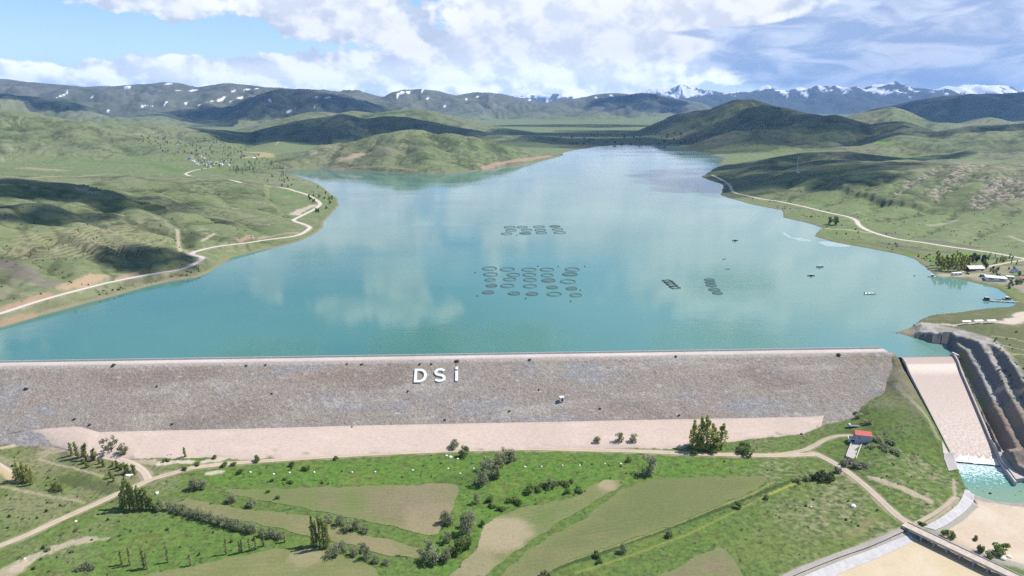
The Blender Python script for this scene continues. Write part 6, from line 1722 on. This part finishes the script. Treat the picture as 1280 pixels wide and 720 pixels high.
# --- small scrub specks, scattered
rgp = random.Random(21)
def in_px(px, py, poly): return bool(in_poly(np.array([px]), np.array([py]), poly)[0])
def scatter(kind, poly, n, wr, label, cat, group, ratio=.9, avoid=True):
    xs = [p[0] for p in poly]; ys = [p[1] for p in poly]; pts = []
    while len(pts) < n:
        a, b = rgp.uniform(min(xs), max(xs)), rgp.uniform(min(ys), max(ys))
        if in_px(a, b, poly): pts.append((a, b))
    ps = drop(pts)
    if avoid:
        keep = np.ones(len(ps), bool)
        for f in FIELD_POLY: keep &= ~in_poly(ps[:, 0], ps[:, 1], f)
        for nm, (q, hw) in ROADPTS.items():
            d, _ = dist_line(ps[:, 0], ps[:, 1], q[:, :2]); keep &= d > hw + 1.5
        keep &= bil(SDF, ps[:, 0], ps[:, 1]) > 2
        ps = ps[keep]
    for p in ps:
        w = rgp.uniform(*wr); grow(kind, p, w, w * ratio * rgp.uniform(.8, 1.3), label, cat, group)
scatter('tinybush', [(0,610),(150,640),(330,660),(330,690),(150,720),(0,720)], 34, (.8, 2.2), 'little dark shrub dotted over the lower left meadow', 'shrub', 'dots of scrub at lower left')
scatter('tinybush', [(0,575),(150,600),(140,625),(0,680)], 22, (.8, 2.2), 'little dark shrub on the rough olive ground at left', 'shrub', 'dots of scrub on the rough ground')
scatter('tinybush', [(300,580),(960,575),(980,590),(800,600),(640,605),(300,610)], 30, (.7, 1.6), 'little dark shrub dotted along the upper meadow', 'shrub', 'dots of scrub in the upper meadow')
scatter('tinybush', [(1060,570),(1110,520),(1170,560),(1185,600),(1140,640)], 26, (.7, 1.5), 'little dark shrub on the green slope beside the spillway', 'shrub', 'dots of scrub on the slope')
scatter('tinybush', [(940,650),(1040,605),(1120,650),(1010,705)], 12, (.9, 1.8), 'little dark shrub in the rough tussocky meadow', 'shrub', 'dots of scrub in the rough meadow')
def mass(name, kind, poly, n, wr, ratio=.8):
    """scrub nobody could count: one object of many small leafy clumps"""
    src = PROTO[kind][0]; me = src[0].data
    nv = len(me.vertices); V0 = np.zeros(nv * 3, np.float32); me.vertices.foreach_get('co', V0); V0 = V0.reshape(-1, 3) / np.array([src[1], src[1], src[2]])
    F0 = np.arange(nv).reshape(-1, 4); xs = [p[0] for p in poly]; ys = [p[1] for p in poly]; pts = []
    while len(pts) < n:
        a, b = rgp.uniform(min(xs), max(xs)), rgp.uniform(min(ys), max(ys))
        if in_px(a, b, poly): pts.append((a, b))
    ps = drop(pts); keep = bil(SDF, ps[:, 0], ps[:, 1]) > 5
    for nm, (q, hw) in ROADPTS.items():
        d, _ = dist_line(ps[:, 0], ps[:, 1], q[:, :2]); keep &= d > hw + 2
    dens = np.full(len(ps), 9e9)
    for g_, dep, hw in GULLY:
        d, _ = dist_line(ps[:, 0], ps[:, 1], g_); dens = np.minimum(dens, d / hw)
    cl = fbm(ps[:, 0], ps[:, 1], 60, 3, 951)
    keep &= (dens < .7) | (cl > np.array([rgp.uniform(-.1, .5) for _ in ps]))
    ps = ps[keep]; VV = []; FF = []
    for i, p in enumerate(ps):
        w = rgp.uniform(*wr) ** 1.0 / 2; a = rgp.uniform(0, 6.28); ca, sa = math.cos(a), math.sin(a)
        v = V0 * np.array([w, w, w * 2 * ratio]); v = np.stack([v[:, 0] * ca - v[:, 1] * sa, v[:, 0] * sa + v[:, 1] * ca, v[:, 2]], 1) + p
        VV.append(v); FF.append(F0 + i * nv)
    o = mesh_obj(name, np.vstack(VV), np.vstack(FF), me.materials[0], attr={'albedo': np.full((len(ps) * nv, 3), .4, np.float32)}); o['kind'] = 'stuff'
    return o
# --- left hillsides and shore
mass('hillside_scrub', 'shorebush', [(0,250),(200,225),(395,240),(390,285),(240,312),(230,335),(0,392)], 700, (.9, 2.6))
mass('shore_scrub', 'shorebush', [(0,408),(20,396),(120,364),(230,342),(255,326),(272,338),(400,292),(425,256),(440,262),(300,330),(210,356),(110,382),(30,405)], 420, (1.0, 3.0))
scatter('farround', [(404,290),(404,268),(420,252),(410,238),(380,226),(345,220),(300,222),(340,230),(375,240),(390,262)], 34, (5, 9), 'rounded shore tree by the left inlet', 'tree', 'trees by the left inlet', .9)
# --- far village valley
scatter('farround', [(165,172),(210,165),(285,172),(330,190),(345,205),(300,216),(255,214),(235,200),(190,186)], 150, (5, 10), 'leafy tree in the far village valley', 'tree', 'trees of the far village valley', .95)
scatter('farpoplar', [(240,196),(300,190),(345,206),(395,214),(370,222),(300,220),(262,214)], 60, (3, 4.6), 'narrow poplar in the far village valley', 'tree', 'poplars of the far village valley', 2.6)
scatter('fardark', [(165,172),(285,172),(315,188),(240,186)], 24, (6, 11), 'dark tree in the far village valley', 'tree', 'dark trees of the far valley', .8)
scatter('fardark', [(690,172),(760,164),(850,166),(880,178),(840,180),(760,180),(715,184)], 60, (12, 24), 'dark far tree at the head of the lake', 'tree', 'trees at the head of the lake', .5)
# --- right shore
plant('brightpoplar', [(1170 + 2.0 * i + rgp.uniform(-.8, .8), 334 + rgp.uniform(-3, 4) + (i % 3) * 1.2, rgp.uniform(11, 16), 3.6) for i in range(21)], 'bright green poplar in the grove left of the lodge', 'tree', 'poplar grove left of the lodge')
plant('fardark', [(1203,334,9,7),(1208,332,10,7),(1213,328,9,7),(1218,326,9,7),(1222,328,9,6),(1228,331,12,6),(1231,336,9,6)], 'dark tree crowding round the lodge', 'tree', 'dark trees round the lodge')
plant('farround', [(1037,280,8,8),(1045,281,9,10)], 'round dark tree beside the right shore road', 'tree', 'two trees beside the shore road')
scatter('farpoplar', [(1228,320),(1290,322),(1290,332),(1240,331)], 34, (1.8, 2.8), 'narrow young poplar in the rows below the right road', 'tree', 'rows of young poplars at right', 2.4)
scatter('farround', [(1235,336),(1290,338),(1290,372),(1266,364),(1250,352)], 26, (3, 6), 'small tree among the shore buildings', 'tree', 'trees among the shore buildings', 1.0)
mass('shore_scrub', 'shorebush', [(905,238),(960,258),(1010,272),(1030,290),(1085,306),(1140,318),(1160,330),(1200,345),(1240,356),(1215,330),(1100,298),(1040,272),(950,248)], 420, (1.2, 3.6))
mass('hillside_scrub', 'shorebush', [(930,245),(1000,222),(1150,208),(1290,212),(1290,318),(1100,292),(1040,266)], 520, (1.0, 3.0))
scatter('shorebush', [(1243,420),(1280,410),(1280,500),(1250,500)], 30, (1.0, 2.6), 'dry shrub on the right abutment slope', 'shrub', 'shrubs on the right abutment', .8)
# ------------------------------------------------------------------ boulders
def boulder(kind, mat, sd):
    bm = bmesh.new(); bmesh.ops.create_icosphere(bm, subdivisions=2, radius=.5)
    V = np.array([v.co[:] for v in bm.verts]); Fc = np.array([[v.index for v in f.verts] for f in bm.faces]); bm.free()
    V = V * (1 + .5 * pn(V[:, 0] * 2 + V[:, 2] * 3, V[:, 1] * 2 - V[:, 2], sd))[:, None] * np.array([1.2, 1, .75])
    return mesh_obj(kind, V, Fc, mat)
RK = {'pale': [boulder('boulder', M['palerock'], 901), False], 'dark': [boulder('boulder', M['darkrock'], 902), False], 'rock': [boulder('boulder', M['rock'], 903), False]}
def stones(kind, items, words, group, on_dam=False):
    items = sorted(items)
    for i, it in enumerate(items):
        px, py, w = it
        if on_dam: p = dam_hit(px, py)
        else: p = ground_at(px, py)
        k = m_per_px(p); o = RK[kind][0] if not RK[kind][1] else copy_tree(RK[kind][0]); RK[kind][1] = True
        s = w * k; o.location = (float(p[0]), float(p[1]), float(p[2]) + s * .15); o.scale = (s, s, s); o.rotation_euler = (0, 0, rgp.uniform(0, 6.28))
        tag(o, f'{words}, {nth(i)} from the left' if len(items) > 1 else words, 'boulder', group)
stones('pale', [(313,590.5,2.2),(342,593,2.4),(362,591,2),(393,590.5,2.2),(440,590.5,2.2),(469,590,2),(516,588,2.2),(560,586,2),(563,572,4.5),(558,570,2.6),(572,574,2.4),(656,584,2.4),(677,583.5,2.2),(703,582,2),(725,582,2),(756,580,2),(776,580,2.4),(592,586,2.2),(575,592,2),(1067,633.5,5),(95,652,2.5),(160,595,5),(165,594,4),(196,617,4),(31,699,2.4),(1014,634,2),(1254,699,5),(1262,697,4)], 'white stone lying in the green meadow', 'white stones in the meadow')
stones('dark', [(142,456.5,4),(308,457,2.6),(332,456,2.6),(434,455,2.4),(452,455.5,2.6),(525,455,2.6),(539,455,2.6),(571,451.8,4.5),(662,449.8,3),(510,489,2.4),(33,486,3.5),(196,483,2.5),(340,492,2.4),(637,514,2.4),(556,525,2.6),(440,534,2.4),(750,511,2.6),(674,487,2.2),(849,519,2.4),(1048,443.6,4),(845,445.5,2.4),(93,524,2.6),(112,531,2.6),(215,530,2.4)], 'dark boulder on the dam crest or its rockfill face', 'dark boulders on the dam', True)
stones('dark', [(847,541,3.5),(1002,543,3),(620,548,3.5),(635,546,3),(555,552.5,3),(590,548,2.5)], 'dark boulder on the pale berm below the rockfill', 'dark boulders on the berm')
stones('rock', [(1108,437.5,4),(1113,438.5,4),(1117,440.5,4),(1104,437,3),(1121,442.5,3),(1110,440,3.4)], 'grey boulder heaped at the right end of the dam crest', 'boulders at the dam end')
stones('rock', [(1112,415,2.4),(1117,417,3),(1120,414.5,3),(1122,411.5,2.6),(1128,410,2.6),(1136,408,3),(1143,407,2.6),(1121,417.5,3)], 'grey boulder at the tip of the rocky point', 'boulders on the rocky point')
